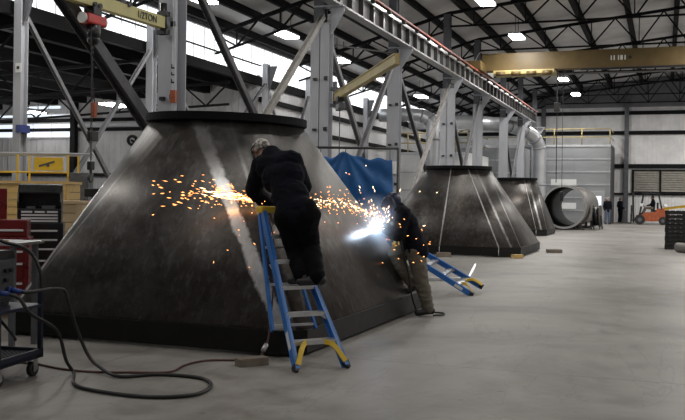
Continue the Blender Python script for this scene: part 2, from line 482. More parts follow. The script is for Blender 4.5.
for z in (4.65, 4.25, 2.35, 1.0): trim(MB().bb(-32, XW, YE-.14, YE-.01, z-.07, z+.07), M['girt'])
trim(MB().bb(-23.2, XW, YE-.22, YE-.14, 4.35, 4.47), M['column'])
for x in (-27.7, -23.45, -19.0): trim(MB().bb(x-.12, x+.12, YE-.26, YE-.02, 0, 5.7), M['girt'])
for k, (x0, x1, z0, z1) in enumerate(((-27.5, -23.7, 3.95, 4.50), (-31.8, -27.9, 3.95, 4.50), (-27.5, -23.7, 4.80, 4.90), (-31.8, -27.9, 4.80, 4.90), (-26.6, -24.2, 5.15, 5.27))):
    w = struct('window_%d' % (k+11), MB().bb(x0, x1, YE-.05, YE-.02, z0, z1), M['winlit'])
    f = MB().bb(x0, x1, YE-.10, YE-.05, z0-.05, z0).bb(x0, x1, YE-.10, YE-.05, z1, z1+.05)
    for j in range(5): xx = x0+(x1-x0)*j/4; f.bb(xx-.012, xx+.012, YE-.06, YE-.05, z0, z1)
    o = obj('window_frame', f, M['housing'], w); o['kind'] = 'structure'

# ------------------------------------------------------------------ crane columns and braces
XC = -8.4
CYS = [(7.2, .40), (14.25, .38), (21.75, .54), (28.4, .40), (36.1, .60), (42.4, .46), (49.7, .44), (56.0, .42), (62.4, .4)]
CL = {0: 'nearest of its row, at the left end before the large hopper', 1: 'behind the left side of the large front hopper, orange band on its side', 2: 'behind the right shoulder of the large front hopper, jib crane hinged on it',
      3: 'beside the right post of the blue tarp screen', 4: 'behind the left of the second hopper, doubled and broad', 5: 'just behind the second hopper, bracket under the rail',
      6: 'between the second and the third hopper', 7: 'behind the third hopper, farthest clear one under the rail', 8: 'last under the runway rail, near the silver booth'}
for i, (Y, w) in enumerate(CYS):
    t = thing('crane_column', 'grey steel crane column ' + CL[i], 'column', (XC, Y, 0), 0, 'crane columns along the runway')
    s = MB()
    if w > .45:                                              # laced pair of sections
        for k in (-1, 1): s.ibeam((k*w*.24, 0, 0), (k*w*.24, 0, 6.05), w*.44, .34, .025, .03, up=V((0, 1, 0)))
        s.bb(-.03, .03, -.05, .05, 0, 5.5)
    else: s.ibeam((0, 0, 0), (0, 0, 6.05), w, .34, .025, .03, up=V((0, 1, 0)))
    obj('shaft', s, M['column'], t)
    obj('base_plate', MB().bb(-w*.7, w*.7, -.25, .25, 0, .03), M['column'], t)
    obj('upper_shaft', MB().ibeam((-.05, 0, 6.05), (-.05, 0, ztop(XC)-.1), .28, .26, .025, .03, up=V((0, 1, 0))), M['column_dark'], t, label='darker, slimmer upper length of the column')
    obj('bracket', MB().prism([(w*.45, -.04, 5.75), (w*.45, -.04, 6.46), (.60, -.04, 6.46), (.60, -.04, 6.36)], (0, .08, 0)).bb(-.2, .62, -.17, .17, 6.46, 6.50), M['column'], t)
    if i in (1, 2, 3, 4):
        c = MB()
        for z in (2.0, 3.3, 4.6): c.box((-w*.2, -.20, z), (.10, .06, .06)).box((w*.36, -.20, z+.02), (.10, .06, .09))
        obj('clip', c, M['black'], t)
    if i == 1:
        obj('cable_conduit', MB().cyl((w*.42, -.2, 0), (w*.42, -.2, 5.4), .035, n=8), M['column'], t)
        obj('colour_band', MB().bb(w*.28, w*.55, -.245, -.165, 3.22, 3.44), M['orange'], t, label='orange band on the column')
        mk = MB()
        for q, (z, h) in enumerate(((3.56, .08), (3.70, .06), (3.82, .08))): mk.bb(w*.33, w*.50, -.245, -.238, z, z+h*.35).bb(w*.33, w*.38, -.245, -.238, z, z+h)
        obj('column_marking', mk, M['black'], t, label='small black stencilled marks')
        obj('lower_band', MB().bb(-w*.55, w*.55, -.19, .19, 2.87, 2.91), M['orange'], t, label='thin rust red band round the column')
        obj('junction_box', MB().bb(w*.3, w*.75, -.30, -.18, 2.59, 2.79, .01), M['white'], t)
    if i == 3:
        obj('junction_box', MB().bb(.02, .16, -.28, -.17, 2.35, 2.75, .01).bb(.05, .13, -.285, -.28, 2.55, 2.62), M['white'], t)
def brace(Y0, z0, Y1, z1, m, label, x=XC, w=.15, g='diagonal braces between crane columns'):
    a, b = V((x, Y0, z0)), V((x, Y1, z1)); c = (a+b)/2
    s = MB().ibeam(a-c, b-c, w, w, .022, .022, up=V((1, 0, 0)))
    o = obj('diagonal_brace', s, m, None, c); tag(o, label, 'brace', g)
ct = lambda i, k: CYS[i][0]+k*.24
braceL = [(0, 'falling steeply behind the red hoist', 'rising left of the red hoist'), (1, 'dark and falling behind the top flange of the large hopper', 'pale and rising behind the top flange of the large hopper'),
          (2, 'falling above the blue tarp screen', 'rising above the blue tarp screen'), (3, 'falling left of the silver duct elbow', 'rising across the silver duct elbow'),
          (4, 'falling above the top of the second hopper', 'rising above the top of the second hopper'), (5, 'falling behind the second hopper right shoulder', 'rising behind the second hopper right shoulder'),
          (6, 'falling above the third hopper', 'rising above the third hopper')]
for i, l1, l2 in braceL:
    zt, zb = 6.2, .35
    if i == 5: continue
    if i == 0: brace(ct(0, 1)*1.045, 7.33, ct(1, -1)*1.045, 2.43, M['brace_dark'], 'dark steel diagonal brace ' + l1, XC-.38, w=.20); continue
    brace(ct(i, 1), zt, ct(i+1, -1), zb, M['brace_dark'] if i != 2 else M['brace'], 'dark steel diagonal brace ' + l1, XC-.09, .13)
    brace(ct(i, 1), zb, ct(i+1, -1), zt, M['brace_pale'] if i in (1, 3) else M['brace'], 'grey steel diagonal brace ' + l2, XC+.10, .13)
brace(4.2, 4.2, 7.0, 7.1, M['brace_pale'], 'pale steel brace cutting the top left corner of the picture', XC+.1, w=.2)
# runway
t = thing('crane_runway', 'long steel crane runway rail on the grey columns with orange conductor', 'crane runway', (XC+.38, 4, 6.50))
L = 55
obj('runway_beam', MB().ibeam((0, 0, .30), (0, L, .30), .30, .60, .05, .04), M['rail'], t)
s = MB(); y = .5
while y < L: s.bb(-.15, .15, y-.02, y+.02, .05, .56); y += .95
obj('stiffener', s, M['dark_steel'], t)
obj('rail', MB().bb(-.04, .04, 0, L, .60, .72), M['steel'], t)
obj('conductor_bar', MB().bb(.20, .25, 0, L, .67, .72), M['orange_bar'], t, label='orange red conductor bar along the rail')
s = MB(); y = 1
while y < L: s.bb(.13, .26, y-.03, y+.03, .56, .68); y += 1.6
obj('conductor_bracket', s, M['dark_steel'], t)
# far line of slimmer columns with cross braces
FC = [(17.8, 'with a blue band, at the left edge'), (23.65, 'behind the small jib arm, left of the first crane column'), (31.95, 'at the corner of the low bay, behind the brace crossing'), (36.4, 'behind the dark brace end, second past the low bay corner'), (44.4, 'seen past the jib crane tip')]
for i, (Y, l) in enumerate(FC):
    t = thing('wall_column', 'slim grey wall column ' + l, 'column', (XW+.35, Y, 0), 0, 'slim columns under the clerestory')
    obj('shaft', MB().ibeam((0, 0, 0), (0, 0, 6.7), .22, .26, .025, .03, up=V((0, 1, 0))), M['column'], t)
    obj('cap_plate', MB().prism([(.13, -.05, 5.7), (.13, -.05, 6.6), (.45, -.05, 6.6)], (0, .1, 0)), M['column_dark'], t)
    if i == 0:
        obj('notice_card', MB().bb(-.02, .14, -.17, -.155, 4.45, 4.68), M['paper'], t, label='white card with a dark mark')
        obj('notice_mark', MB().bb(.02, .10, -.176, -.170, 4.53, 4.60), M['black'], t)
        obj('colour_band', MB().bb(.02, .16, -.18, .17, 3.02, 3.20), M['bluetag'], t, label='dark blue band')
    if i < 3:
        b = FC[i+1][0]; g = 'thin braces between slim wall columns'
        w = ['left of the chain hoist', 'behind the pale brace over the large hopper', 'behind the dark brace end'][i]
        brace(Y+.2, 5.9, b-.2, .05, M['brace'], 'thin grey brace falling away ' + w, XW+.30, .10, g)
        brace(Y+.2, .05, b-.2, 5.9, M['brace'] if i == 0 else M['brace_dark'], 'thin grey brace rising away ' + w, XW+.42, .10, g)

# ------------------------------------------------------------------ lamps and added lights
def lamp_proto():
    t = thing('bay_lamp', 'x', 'lamp', (0, 0, 0), 0, 'high bay lamps')
    obj('housing', MB().prism([(-.28, -.62, .06), (.28, -.62, .06), (.2, -.62, .16), (-.2, -.62, .16)], (0, 1.24, 0)), M['housing'], t)
    d = MB()
    for x in (-.14, .14): d.bb(x-.115, x+.115, -.58, .58, .0, .06)
    obj('diffuser', d, M['lampon'], t)
    obj('hanger', MB().cyl((0, -.4, .16), (0, -.4, .9), .012, n=6).cyl((0, .4, .16), (0, .4, .9), .012, n=6), M['joist'], t)
    return t
MAIN = [(-6.05, 31.6, 8.5), (-6.05, 38.8, 8.5), (-5.6, 53.3, 8.5), (-5.6, 61.1, 8.5)]
SIDE = [(-12.7, 23.1, 7.2), (-12.6, 29.1, 7.2), (-12.75, 35.1, 7.2), (-12.8, 41.7, 7.2), (-12.9, 48.9, 7.2)]
lb = {0: 'lit high bay lamp at the top edge above the crane girder', 1: 'lit high bay lamp just above the left of the crane girder', 2: 'lit high bay lamp just below the crane girder', 3: 'lit high bay lamp farthest away, over the silver booth',
      4: 'lit bay lamp at the top edge over the pale clerestory', 5: 'lit bay lamp right of the crossing braces', 6: 'lit bay lamp above the yellow jib arm', 7: 'lit bay lamp behind the crane column by the tarp screen', 8: 'lit bay lamp above the silver duct elbow'}
proto = None
for i, p in enumerate(MAIN+SIDE):
    if proto is None:
        proto = lamp_proto(); proto.location = p; proto['label'] = lb[0]
        for ch in list(proto.children): split_loose(ch)
    else: dup(proto, p, lb[i])
dup(proto, (-18.6, 27.6, 4.72), 'lit lamp in the low bay, right of the chain hoist')
dup(proto, (-24.6, 30.6, 4.85), 'lit lamp in the low bay, over the end wall window')
def area(p, sx, sy, e, c=(1, .97, .92)):
    l = bpy.data.lights.new('lamp_and_fill_light', 'AREA'); l.shape = 'RECTANGLE'; l.size = sx; l.size_y = sy; l.energy = e; l.color = c
    o = bpy.data.objects.new('lamp_and_fill_light', l); COL.objects.link(o); o.location = p; return o
for x in (-6.05, 2.2, 9.0):
    for Y in (-4, 2.2, 9.4, 16.8, 24.2, 31.6, 38.8, 46, 53.3, 61.1):
        e = 170 if x > 0 else 130
        if x < 0 and Y < 28: e = 32; area((x, Y+3.6, 8.46), .5, 1.1, 32)  # unseen near lights, added to raise the highlight on the front hopper
        if x > 0 and Y < 5: e = 40
        if x > 0 and 5 < Y < 12: e = 85
        if Y > 40: e *= 1.5
        area((x, Y, 8.46), .5, 1.1, e)
for Y in (5, 11.2, 17.2, 23.1, 29.1, 35.1, 41.7, 48.9, 57): area((-12.7, Y, 7.16), .5, 1.1, 110 if 10 < Y < 20 else 40)
for x in (-18.6, -24.6):  # point lights along the low bay, most added to brighten its deck
    for Y in (8, 14.5, 21, 27.6):
        l = bpy.data.lights.new('lamp_and_fill_light', 'POINT'); l.energy = 75; l.shadow_soft_size = .25; l.color = (1, .97, .92)
        o = bpy.data.objects.new('lamp_and_fill_light', l); COL.objects.link(o); o.location = (x, Y, 4.35)

# ------------------------------------------------------------------ bridge crane
YBR = 40.8
t = thing('bridge_crane', 'ochre yellow overhead bridge crane spanning the hall', 'crane', (XC+.38, YBR, 7.225))
g = MB().bb(.15, 21, -.30, .30, .12, .90, .01)
obj('girder', g, M['yellow'], t)
e = obj('end_truck', MB().bb(-.35, .35, -1.6, 1.6, .02, .42, .03), M['yellow'], t)
obj('wheel', MB().cyl((-.06, -1.2, .13), (.06, -1.2, .13), .13).cyl((-.06, 1.2, .13), (.06, 1.2, .13), .13), M['dark_steel'], e)
tr = obj('trolley', MB().bb(.7, 3.4, -.55, .55, -.08, .10, .03), M['jib_old'], t)
for k in range(4): obj('hoist_drum', MB().cyl((.85+k*.68, -.55, -.06), (1.25+k*.68, -.55, -.06), .10), M['yellow'], tr)
obj('walkway', MB().bb(3.5, 21, .35, .9, .0, .06).bb(4.5, 21, -.34, -.30, .02, .10), M['black'], t)
mk = MB()
for k, (x, w) in enumerate(((5.75, .05), (5.87, .05), (6.05, .05), (6.15, .10), (6.32, .05))): mk.bb(x, x+w, -.315, -.30, .42, .62)
obj('girder_marking', mk, M['paper'], t, label='small pale stencilled marks')
obj('girder_plate', MB().cyl((6.55, -.32, .52), (6.55, -.30, .52), .07), M['black'], t)
obj('cable_festoon', MB().tube(spline([(-.2, -.4, .45), (.1, -.45, .95), (.5, -.42, .88), (.9, -.42, .92)]), .02), M['steel'], t)
obj('pendant_cable', MB().cyl((3.5, -.2, .1), (3.5, -.2, -4.9), .02, n=6).cyl((3.75, -.2, .1), (3.75, -.2, -5.3), .012, n=6), M['rubber'], t)
obj('hook_block', MB().bb(3.38, 3.62, -.32, -.08, -1.75, -1.35, .03), M['black'], t)
obj('pendant_control', MB().bb(3.67, 3.83, -.27, -.13, -5.7, -5.28, .02), M['black'], t)

# ------------------------------------------------------------------ jib cranes
def text_mesh(s, size, depth=.004):
    c = bpy.data.curves.new('txt', 'FONT'); c.body = s; c.size = size; c.extrude = depth
    o = bpy.data.objects.new('txt', c); COL.objects.link(o)
    dg = bpy.context.evaluated_depsgraph_get(); me = bpy.data.meshes.new_from_object(o.evaluated_get(dg), depsgraph=dg)
    bpy.data.objects.remove(o); return me
a = V((XC+.0, 13.93, 4.62)); ang = atan2(-1.75, -.10)
t = thing('jib_crane', 'pale yellow half ton jib crane on the first crane column', 'jib crane', a, ang)
obj('jib_arm', MB().ibeam((.05, 0, 0), (4.6, 0, 0), .14, .20, .018, .14), M['jib'], t)
obj('hinge', MB().cyl((.0, 0, -.2), (0, 0, .35), .06).bb(-.06, .06, -.10, .10, -.2, -.12).bb(-.06, .06, -.1, .1, .12, .2), M['black'], t)
me = text_mesh('1/2TON', .165); o = obj('jib_lettering', me, M['black'], t)
o.rotation_euler = (pi/2, 0, pi); o.location = (.88, .078, -.055)
tm = o
obj('arm_clamp', MB().bb(1.0, 1.3, -.07, .07, .09, .16).cyl((1.1, -.09, .1), (1.1, .09, .1), .04), M['black'], t)
hp = a+V((cos(ang), sin(ang), 0))*1.93; hp.z = 4.515
t = thing('chain_hoist', 'red electric chain hoist hanging under the pale jib arm', 'hoist', hp, ang)
obj('hoist_body', MB().box((.0, 0, -.20), (.46, .20, .16), bev=.03), M['red'], t, label='red hoist body')
obj('end_cover', MB().cyl((-.27, 0, -.2), (-.22, 0, -.2), .085).cyl((.22, 0, -.2), (.27, 0, -.2), .085), M['paper'], t)
obj('hoist_trolley', MB().bb(-.10, .10, -.1, .1, -.13, .03, .01).cyl((-.06, -.11, .03), (-.06, .11, .03), .04).cyl((.06, -.11, .03), (.06, .11, .03), .04), M['black'], t)
obj('motor', MB().cyl((-.02, 0, -.28), (-.02, 0, -.52), .12, .09).sph((-.02, 0, -.5), .10), M['black'], t)
ch = MB()
z = -.55; k = 0
while z > -2.42:
    pr = [V((cos(q)*(.016 if k % 2 else 0), cos(q)*(0 if k % 2 else .016), z+sin(q)*.03)) for q in [2*pi*j/8 for j in range(8)]]
    ch.tube(pr, .006, 5, close=True); z -= .047; k += 1
obj('chain', ch, M['dark_steel'], t)
hk = obj('hook_block', MB().bb(-.05, .05, -.04, .04, -2.56, -2.42, .015), M['black'], t)
obj('hook', MB().tube(spline([(0, 0, -2.55), (0, 0, -2.62), (.05, 0, -2.68), (0, 0, -2.75), (-.06, 0, -2.70)]), [.022]*20+[.014]*13), M['dark_steel'], hk)
obj('pendant_cable', MB().tube(spline([(.1, .05, -.28), (.12, .09, -1.0), (.06, .10, -1.5)]), .01, 6), M['rubber'], t)
obj('pendant_control', MB().box((.06, .10, -1.62), (.075, .06, .24), bev=.012), M['orange'], t, label='orange pendant control')
obj('counterweight_box', MB().box((-.10, -.05, -2.02), (.16, .10, .16), bev=.01), M['black'], t)
# second jib
B = V((XC+.45, 21.55, 4.12)); E2 = V((-4.62, 15.77, 4.12)); an = atan2(E2.y-B.y, E2.x-B.x); LJ = (E2-B).length
t = thing('jib_crane', 'worn yellow jib crane arm hinged on the second crane column', 'jib crane', B, an)
obj('jib_arm', MB().ibeam((.1, 0, 0), (LJ, 0, 0), .13, .20, .018, .08), M['jib_old'], t)
obj('hinge', MB().cyl((0, 0, -.22), (0, 0, .4), .06).bb(-.12, .06, -.12, .12, -.25, -.17).bb(-.12, .06, -.12, .12, .17, .25), M['column_dark'], t)
obj('tie_rod', MB().cyl((-.1, 0, 1.35), (LJ-.2, 0, .12), .018, n=8), M['dark_steel'], t)
tr = obj('trolley', MB().bb(.6, .95, -.09, .09, -.2, -.06, .02), M['black'], t)
obj('hoist_body', MB().box((.78, 0, -.32), (.5, .16, .16), bev=.03), M['greymachine'], tr)
obj('chain', MB().cyl((.72, 0, -.38), (.72, 0, -2.2), .012, n=6), M['dark_steel'], t)
# ------------------------------------------------------------------ the three hoppers (square to round)
def hopper(label, loc, rz, a, b, c, zs0, zs1, zt, R, off, seams, bands, seed, lug=None, tilt=(0, 0)):
    t = thing('steel_hopper', label, 'hopper', loc, rz, 'square to round steel hoppers')
    ox, oy = off
    top = lambda deg: V((ox+R*cos(radians(deg)), oy+R*sin(radians(deg)), zt+tilt[0]*cos(radians(deg))*R+tilt[1]*sin(radians(deg))*R))
    cs = [((a-c, -b), (a, -b+c), 270), ((a, b-c), (a-c, b), 0), ((-a+c, b), (-a, b-c), 90), ((-a, -b+c), (-a+c, -b), 180)]
    def shell(z1, dz=0, s=1.0):
        bm = bmesh.new(); K = 48; step = 360/K; q = K//8
        tv = [bm.verts.new(top(k*step)) for k in range(K)]
        bv = [(bm.verts.new((x0[0], x0[1], z1)), bm.verts.new((x1[0], x1[1], z1)), k0) for x0, x1, k0 in cs]
        for i, (v0, v1, k0) in enumerate(bv):
            j = int(k0/step)
            for k in range(q): bm.faces.new((v0, tv[(j+k+1) % K], tv[(j+k) % K]))
            bm.faces.new((v0, v1, tv[(j+q) % K]))
            for k in range(q, 2*q): bm.faces.new((v1, tv[(j+k+1) % K], tv[(j+k) % K]))
            bm.faces.new((v1, bv[(i+1) % 4][0], tv[(j+2*q) % K]))
        bmesh.ops.recalc_face_normals(bm, faces=bm.faces)
        for f in bm.faces: f.smooth = True
        for e in bm.edges:
            if len(e.link_faces) == 2 and e.calc_face_angle() > radians(16): e.smooth = False
        return bm
    me = bpy.data.meshes.new('shell'); bm = shell(zs1); bm.to_mesh(me); bm.free()
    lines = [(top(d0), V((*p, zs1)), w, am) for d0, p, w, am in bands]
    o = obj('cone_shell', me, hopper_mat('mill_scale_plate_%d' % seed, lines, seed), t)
    so = o.modifiers.new('thick', 'SOLIDIFY'); so.thickness = .014; so.offset = -1
    poly = [p for x0, x1, _ in cs for p in (x0, x1)]
    sk = MB(); n = len(poly)
    g = .012
    out = [V((x*(1+g/a), y*(1+g/b), 0)) for x, y in poly]; inn = [V((x*(1-.03/a), y*(1-.03/b), 0)) for x, y in poly]
    for k in range(n):
        k2 = (k+1) % n
        vs = [[sk.b.verts.new(p+V((0, 0, z))) for p in (out[k], out[k2], inn[k2], inn[k])] for z in (zs0, zs1+.012)]
        A, B_ = vs
        for f in ((A[0], A[1], B_[1], B_[0]), (A[2], A[3], B_[3], B_[2]), (B_[0], B_[1], B_[2], B_[3]), (A[3], A[2], A[1], A[0])): sk.b.faces.new(f)
    obj('skirt', sk, M['skirt'], t)
    fl = MB(); K = 64
    prof = [(R-.03, -.02), (R+.015, -.02), (R+.06, -.005), (R+.06, .085), (R-.03, .085)]
    rings = [[fl.b.verts.new((ox+r*cos(2*pi*k/K), oy+r*sin(2*pi*k/K), zt+z+(tilt[0]*cos(2*pi*k/K)+tilt[1]*sin(2*pi*k/K))*r)) for k in range(K)] for r, z in prof]
    for i in range(len(prof)):
        for k in range(K):
            f = fl.b.faces.new((rings[i][k], rings[i][(k+1) % K], rings[(i+1) % 5][(k+1) % K], rings[(i+1) % 5][k])); f.smooth = i != 2
    obj('top_flange', fl, M['flange'], t)
    for d0, p, r in seams:
        obj('weld_seam', MB().tube([top(d0)+V((0, 0, -.01)), V((*p, zs1))], r, 6), M['weld'], t)
        if p[1] < -b+.01: obj('weld_seam', MB().tube([V((p[0], -b-.028, zs1)), V((p[0], -b-.028, zs0))], r*.8, 6), M['weld'], t)
    if lug:
        p = top(lug)*.87+V((*cs[3][1], zs1))*.13; dr = V((cos(radians(lug)), sin(radians(lug)), 0)); s = V((-dr.y, dr.x, 0))
        m = MB(); K = 16
        ringo = [(cos(2*pi*k/K), sin(2*pi*k/K)) for k in range(K)]
        cpt = p+dr*.07+V((0, 0, .05))
        m.bar(p-dr*.05-V((0, 0, .02)), cpt, .03, .13, s)
        m.tube([cpt+dr*(x*.055)+V((0, 0, y*.055)) for x, y in ringo], .022, 8, close=True)
        obj('lifting_lug', m, M['black_metal'], t)
    return t, o
v = 1.70
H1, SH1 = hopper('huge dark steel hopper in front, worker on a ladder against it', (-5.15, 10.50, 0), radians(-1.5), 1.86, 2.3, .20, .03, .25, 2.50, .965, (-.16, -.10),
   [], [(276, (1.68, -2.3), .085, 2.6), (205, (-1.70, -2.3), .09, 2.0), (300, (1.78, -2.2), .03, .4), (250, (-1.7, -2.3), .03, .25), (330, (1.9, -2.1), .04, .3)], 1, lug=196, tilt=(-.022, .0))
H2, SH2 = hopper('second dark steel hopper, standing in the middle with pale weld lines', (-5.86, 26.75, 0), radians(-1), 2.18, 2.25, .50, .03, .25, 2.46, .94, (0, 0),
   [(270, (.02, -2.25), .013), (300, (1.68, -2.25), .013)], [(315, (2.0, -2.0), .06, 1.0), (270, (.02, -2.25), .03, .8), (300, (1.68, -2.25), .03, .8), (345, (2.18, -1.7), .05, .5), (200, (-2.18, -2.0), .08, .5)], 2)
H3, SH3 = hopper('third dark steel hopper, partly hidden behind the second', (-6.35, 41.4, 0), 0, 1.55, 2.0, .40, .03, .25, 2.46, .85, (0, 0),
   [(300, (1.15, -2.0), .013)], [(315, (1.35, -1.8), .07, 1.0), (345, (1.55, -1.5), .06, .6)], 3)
bpy.context.view_layer.update()
def block(label, c, size, rz, m='block'):
    o = obj('timber_block', MB().box((0, 0, size[2]/2), size, bev=.006), M[m], None, c); o.rotation_euler = (0, 0, rz)
    return tag(o, label, 'block')
block('weathered timber block on the floor by the ladder foot', P(-.83, 8.45), (.30, .12, .075), YAW+.55)
block('raw timber block under the near edge of the second hopper', P(4.72, 24.20), (.30, .16, .10), YAW+.2, 'wood')
block('rust brown steel block by the tipped ladder top', P(2.75, 24.3), (.36, .22, .12), .5)
block('dark timber block by the right corner of the second hopper', P(6.35, 26.9), (.45, .22, .10), .3)

# ------------------------------------------------------------------ ladders
def ladder(label, loc, rz, yt, zt, wb, wt, n, rear, cat='ladder'):
    t = thing('step_ladder', label, cat, loc, rz)
    dirn = V((0, yt, zt)).normalized(); nrm = V((0, -dirn.z, dirn.y))
    X = V((1, 0, 0))
    def at(s, f, k=0): return V((s*(wb+(wt-wb)*f)/2, yt*f, zt*f))+nrm*k
    for s in (-1, 1):
        m = MB(); a, b = at(s, 0), at(s, 1)
        m.bar(a, b, .016, .086, nrm); 
        for k in (-.037, .037): m.bar(a+nrm*k-X*s*.014, b+nrm*k-X*s*.014, .034, .012, nrm)
        r = obj('side_rail', m, M['blue'], t)
        obj('foot_pad', MB().bar(at(s, -.012), at(s, .03), .032, .085, nrm), M['rubber'], r)
        st = MB().bar(at(s, .12)+X*s*.0095, at(s, .22)+X*s*.0095, .003, .05, nrm); obj('sticker', st, M['paper'], r, label='pale warning sticker')
    L = sqrt(yt*yt+zt*zt)
    for i in range(1, n+1):
        f = i*.305/L*(1.83/1.83)
        if f > .94: break
        a, b = at(-1, f)+X*.008, at(1, f)-X*.008
        m = MB()
        m.bb(a.x, b.x, a.y-.055, a.y+.05, a.z-.008, a.z+.004)
        m.bb(a.x, b.x, a.y-.060, a.y-.052, a.z-.034, a.z+.004).bb(a.x, b.x, a.y+.041, a.y+.047, a.z-.03, a.z+.004)
        s_ = obj('step', m, M['alu'], t)
        if i in (1, 2):
            g = MB()
            for sx, q in ((1, a), (-1, b)): g.bar(q+V((sx*.06, -.03, -.02)), at(-sx, f-.045)+V((sx*.012, -.01, 0)), .012, .022)
            obj('step_brace', g, M['alu'], s_)
    g = MB()
    for s in (-1, 1):
        a = at(s, .305/L)*1.0; a.x *= .32; b_ = at(s, .02)-X*s*.02
        c1 = (a+b_)/2+V((-s*.0, 0, .045))
        pts = spline([a+V((0, -.03, -.01)), c1+V((0, -.03, .02)), b_+V((0, -.03, .03))], 5)
        for p, q in zip(pts, pts[1:]): g.bar(p, q+(q-p)*.15, .045, .02, V((0, 1, 0)))
    obj('foot_brace', g, M['safety'], t, label='yellow corner braces at the feet')
    tp = at(0, 1)
    obj('top_cap', MB().box(tp+V((0, .04, .02)), (wt+.05, .17, .07), bev=.015), M['safety'], t, label='yellow top cap')
    rt = V((0, yt+.10, zt-.03)); rb = V(rear)
    for s in (-1, 1):
        obj('rear_leg', MB().bar(rt+X*s*wt*.46, rb+X*s*wb*.44, .022, .05, V((0, 1, 0))), M['blue'], t)
    m = MB()
    for f in (.30, .62, .96):
        p = rt+(rb-rt)*f; w = wt*.46+(wb*.44-wt*.46)*f
        m.bar(p-X*w, p+X*w, .022, .035, V((0, 1, 0)))
    obj('rear_bar', m, M['alu'], t)
    obj('spreader', MB().bar(at(-1, .55)+X*.02, rt+(rb-rt)*.45-X*wt*.46, .02, .006).bar(at(1, .55)-X*.02, rt+(rb-rt)*.45+X*wt*.46, .02, .006), M['steel'], t)
    return t
LADRZ = YAW+radians(28)
ladder('blue stepladder leaning on the large front hopper, worker standing on it', P(-.17, 8.27, .012), LADRZ, 1.15, 1.42, .53, .25, 5, (0, .60, .275))
lr = atan2(-.5, 1.07)
ladder('low blue stepladder splayed on the floor behind the crouching welder', P(2.26, 14.98, .055), YAW+lr+pi/2, 1.32, .74, .58, .48, 4, (0, 2.75, .02)).rotation_euler = (0, -.16, YAW+lr+pi/2)
m = MB().bar((0, 0, .03), (1.35, .25, .03), .10, .05).bar((1.33, .25, .06), (1.55, .95, .25), .05, .04)
tag(obj('aluminium_channel', m, M['alu'], None, P(1.15, 17.2)), 'bare aluminium channel lying on the floor behind the splayed ladder', 'offcut')
bpy.data.objects['aluminium_channel'].rotation_euler = (0, 0, YAW)

# ------------------------------------------------------------------ tarp screen
t = thing('welding_screen', 'blue tarpaulin hung on a dark pipe frame behind the large hopper', 'screen', P(-.40, 15.0), YAW)
fr = MB()
for x in (-.2, 1.32): fr.cyl((x, .05, .02), (x, .05, 2.42), .022, n=10)
fr.cyl((-.2, .05, 2.41), (1.32, .05, 2.41), .022, n=10)
for x in (-.2, 1.32): fr.bar((x, -.30, .02), (x, .45, .02), .05, .04)
obj('pipe_frame', fr, M['dark_steel'], t)
tp = MB(); nx, nz = 64, 60; grid = []
for i in range(nx+1):
    fx = i/nx; row = []
    ztp = 2.24+.09*math.exp(-((fx-.36)/.14)**2)+.02*sin(fx*25)-.03*max(0, fx-.5)
    for j in range(nz+1):
        fz = j/nz; z = ztp*(1-fz)+.10*fz
        ang = atan2(fx-.36, fz*1.7+.06)
        y = .032*sin(ang*13)*min(1, fz*3+.25)+.02*sin(fx*9+fz*5)+.02*noise.noise(V((fx*6, fz*8, 2)))
        x = fx*1.22+.05*sin(fz*4)*(fx-.5)
        row.append(tp.b.verts.new((x, y, z)))
    grid.append(row)
for i in range(nx):
    for j in range(nz):
        f = tp.b.faces.new((grid[i][j], grid[i+1][j], grid[i+1][j+1], grid[i][j+1])); f.smooth = True
o = obj('tarpaulin', tp, M['tarp'], t); so = o.modifiers.new('thick', 'SOLIDIFY'); so.thickness = .004
ti = MB()
for fx in (.02, .36, .62, .97):
    z = 2.24+.09*math.exp(-((fx-.36)/.14)**2)-.03
    ti.tube([(fx*1.22, .0, z), (fx*1.22, .05, 2.43), (fx*1.22, .08, 2.40)], .006, 6)
obj('tie', ti, M['rubber'], t)
# ------------------------------------------------------------------ welding cart and its machine
CR = YAW-radians(13)
t = thing('welding_cart', 'dark blue welding cart on black casters at the left edge', 'cart', P(-2.60, 7.88), CR)
# local: x to the right, y away; back right corner at the origin
dk = MB().bb(-1.15, 0, -.66, 0, .17, .195)
for x in (-1.15, -.03): dk.bb(x, x+.03, -.66, 0, .16, .235)
dk.bb(-1.15, 0, -.03, 0, .16, .235).bb(-1.15, 0, -.66, -.63, .16, .235)
obj('lower_deck', dk, M['bluecart'], t)
g = MB()
for k in range(26): g.bar((-1.13+k*.043, -.62, .20), (-1.10+k*.043, -.03, .20), .008, .012)
for k in range(14): g.bar((-1.13, -.62+k*.044, .202), (-.02, -.60+k*.044, .202), .008, .010)
obj('deck_mesh', g, M['greymachine'], t)
for x in (-.02, -1.13):
    for y in (-.02, -.64): obj('post', MB().bar((x, y, .2), (x, y, .70 if x < -1 or y < -.1 else .74), .035, .035), M['bluecart'], t)
obj('upper_shelf', MB().bb(-1.15, .0, -.66, 0, .60, .625), M['bluecart'], t)
obj('handle', MB().tube(spline([(-.02, -.02, .70), (-.03, -.02, .90), (-.12, -.05, 1.08), (-.30, -.10, 1.15), (-.55, -.15, 1.17), (-.62, -.15, .63)]), .016, 8), M['black'], t)
for x in (-.06, -1.09):
    for y in (-.07, -.59):
        c = MB().cyl((x-.022, y, .062), (x+.022, y, .062), .062, n=20)
        o = obj('caster', c, M['rubber'], t)
        obj('fork', MB().bb(x-.033, x-.026, y-.03, y+.03, .05, .16).bb(x+.026, x+.033, y-.03, y+.03, .05, .16).bb(x-.034, x+.034, y-.035, y+.035, .145, .165), M['steel'], o)
        obj('hub', MB().cyl((x-.026, y, .062), (x+.026, y, .062), .024, n=12), M['steel'], o)
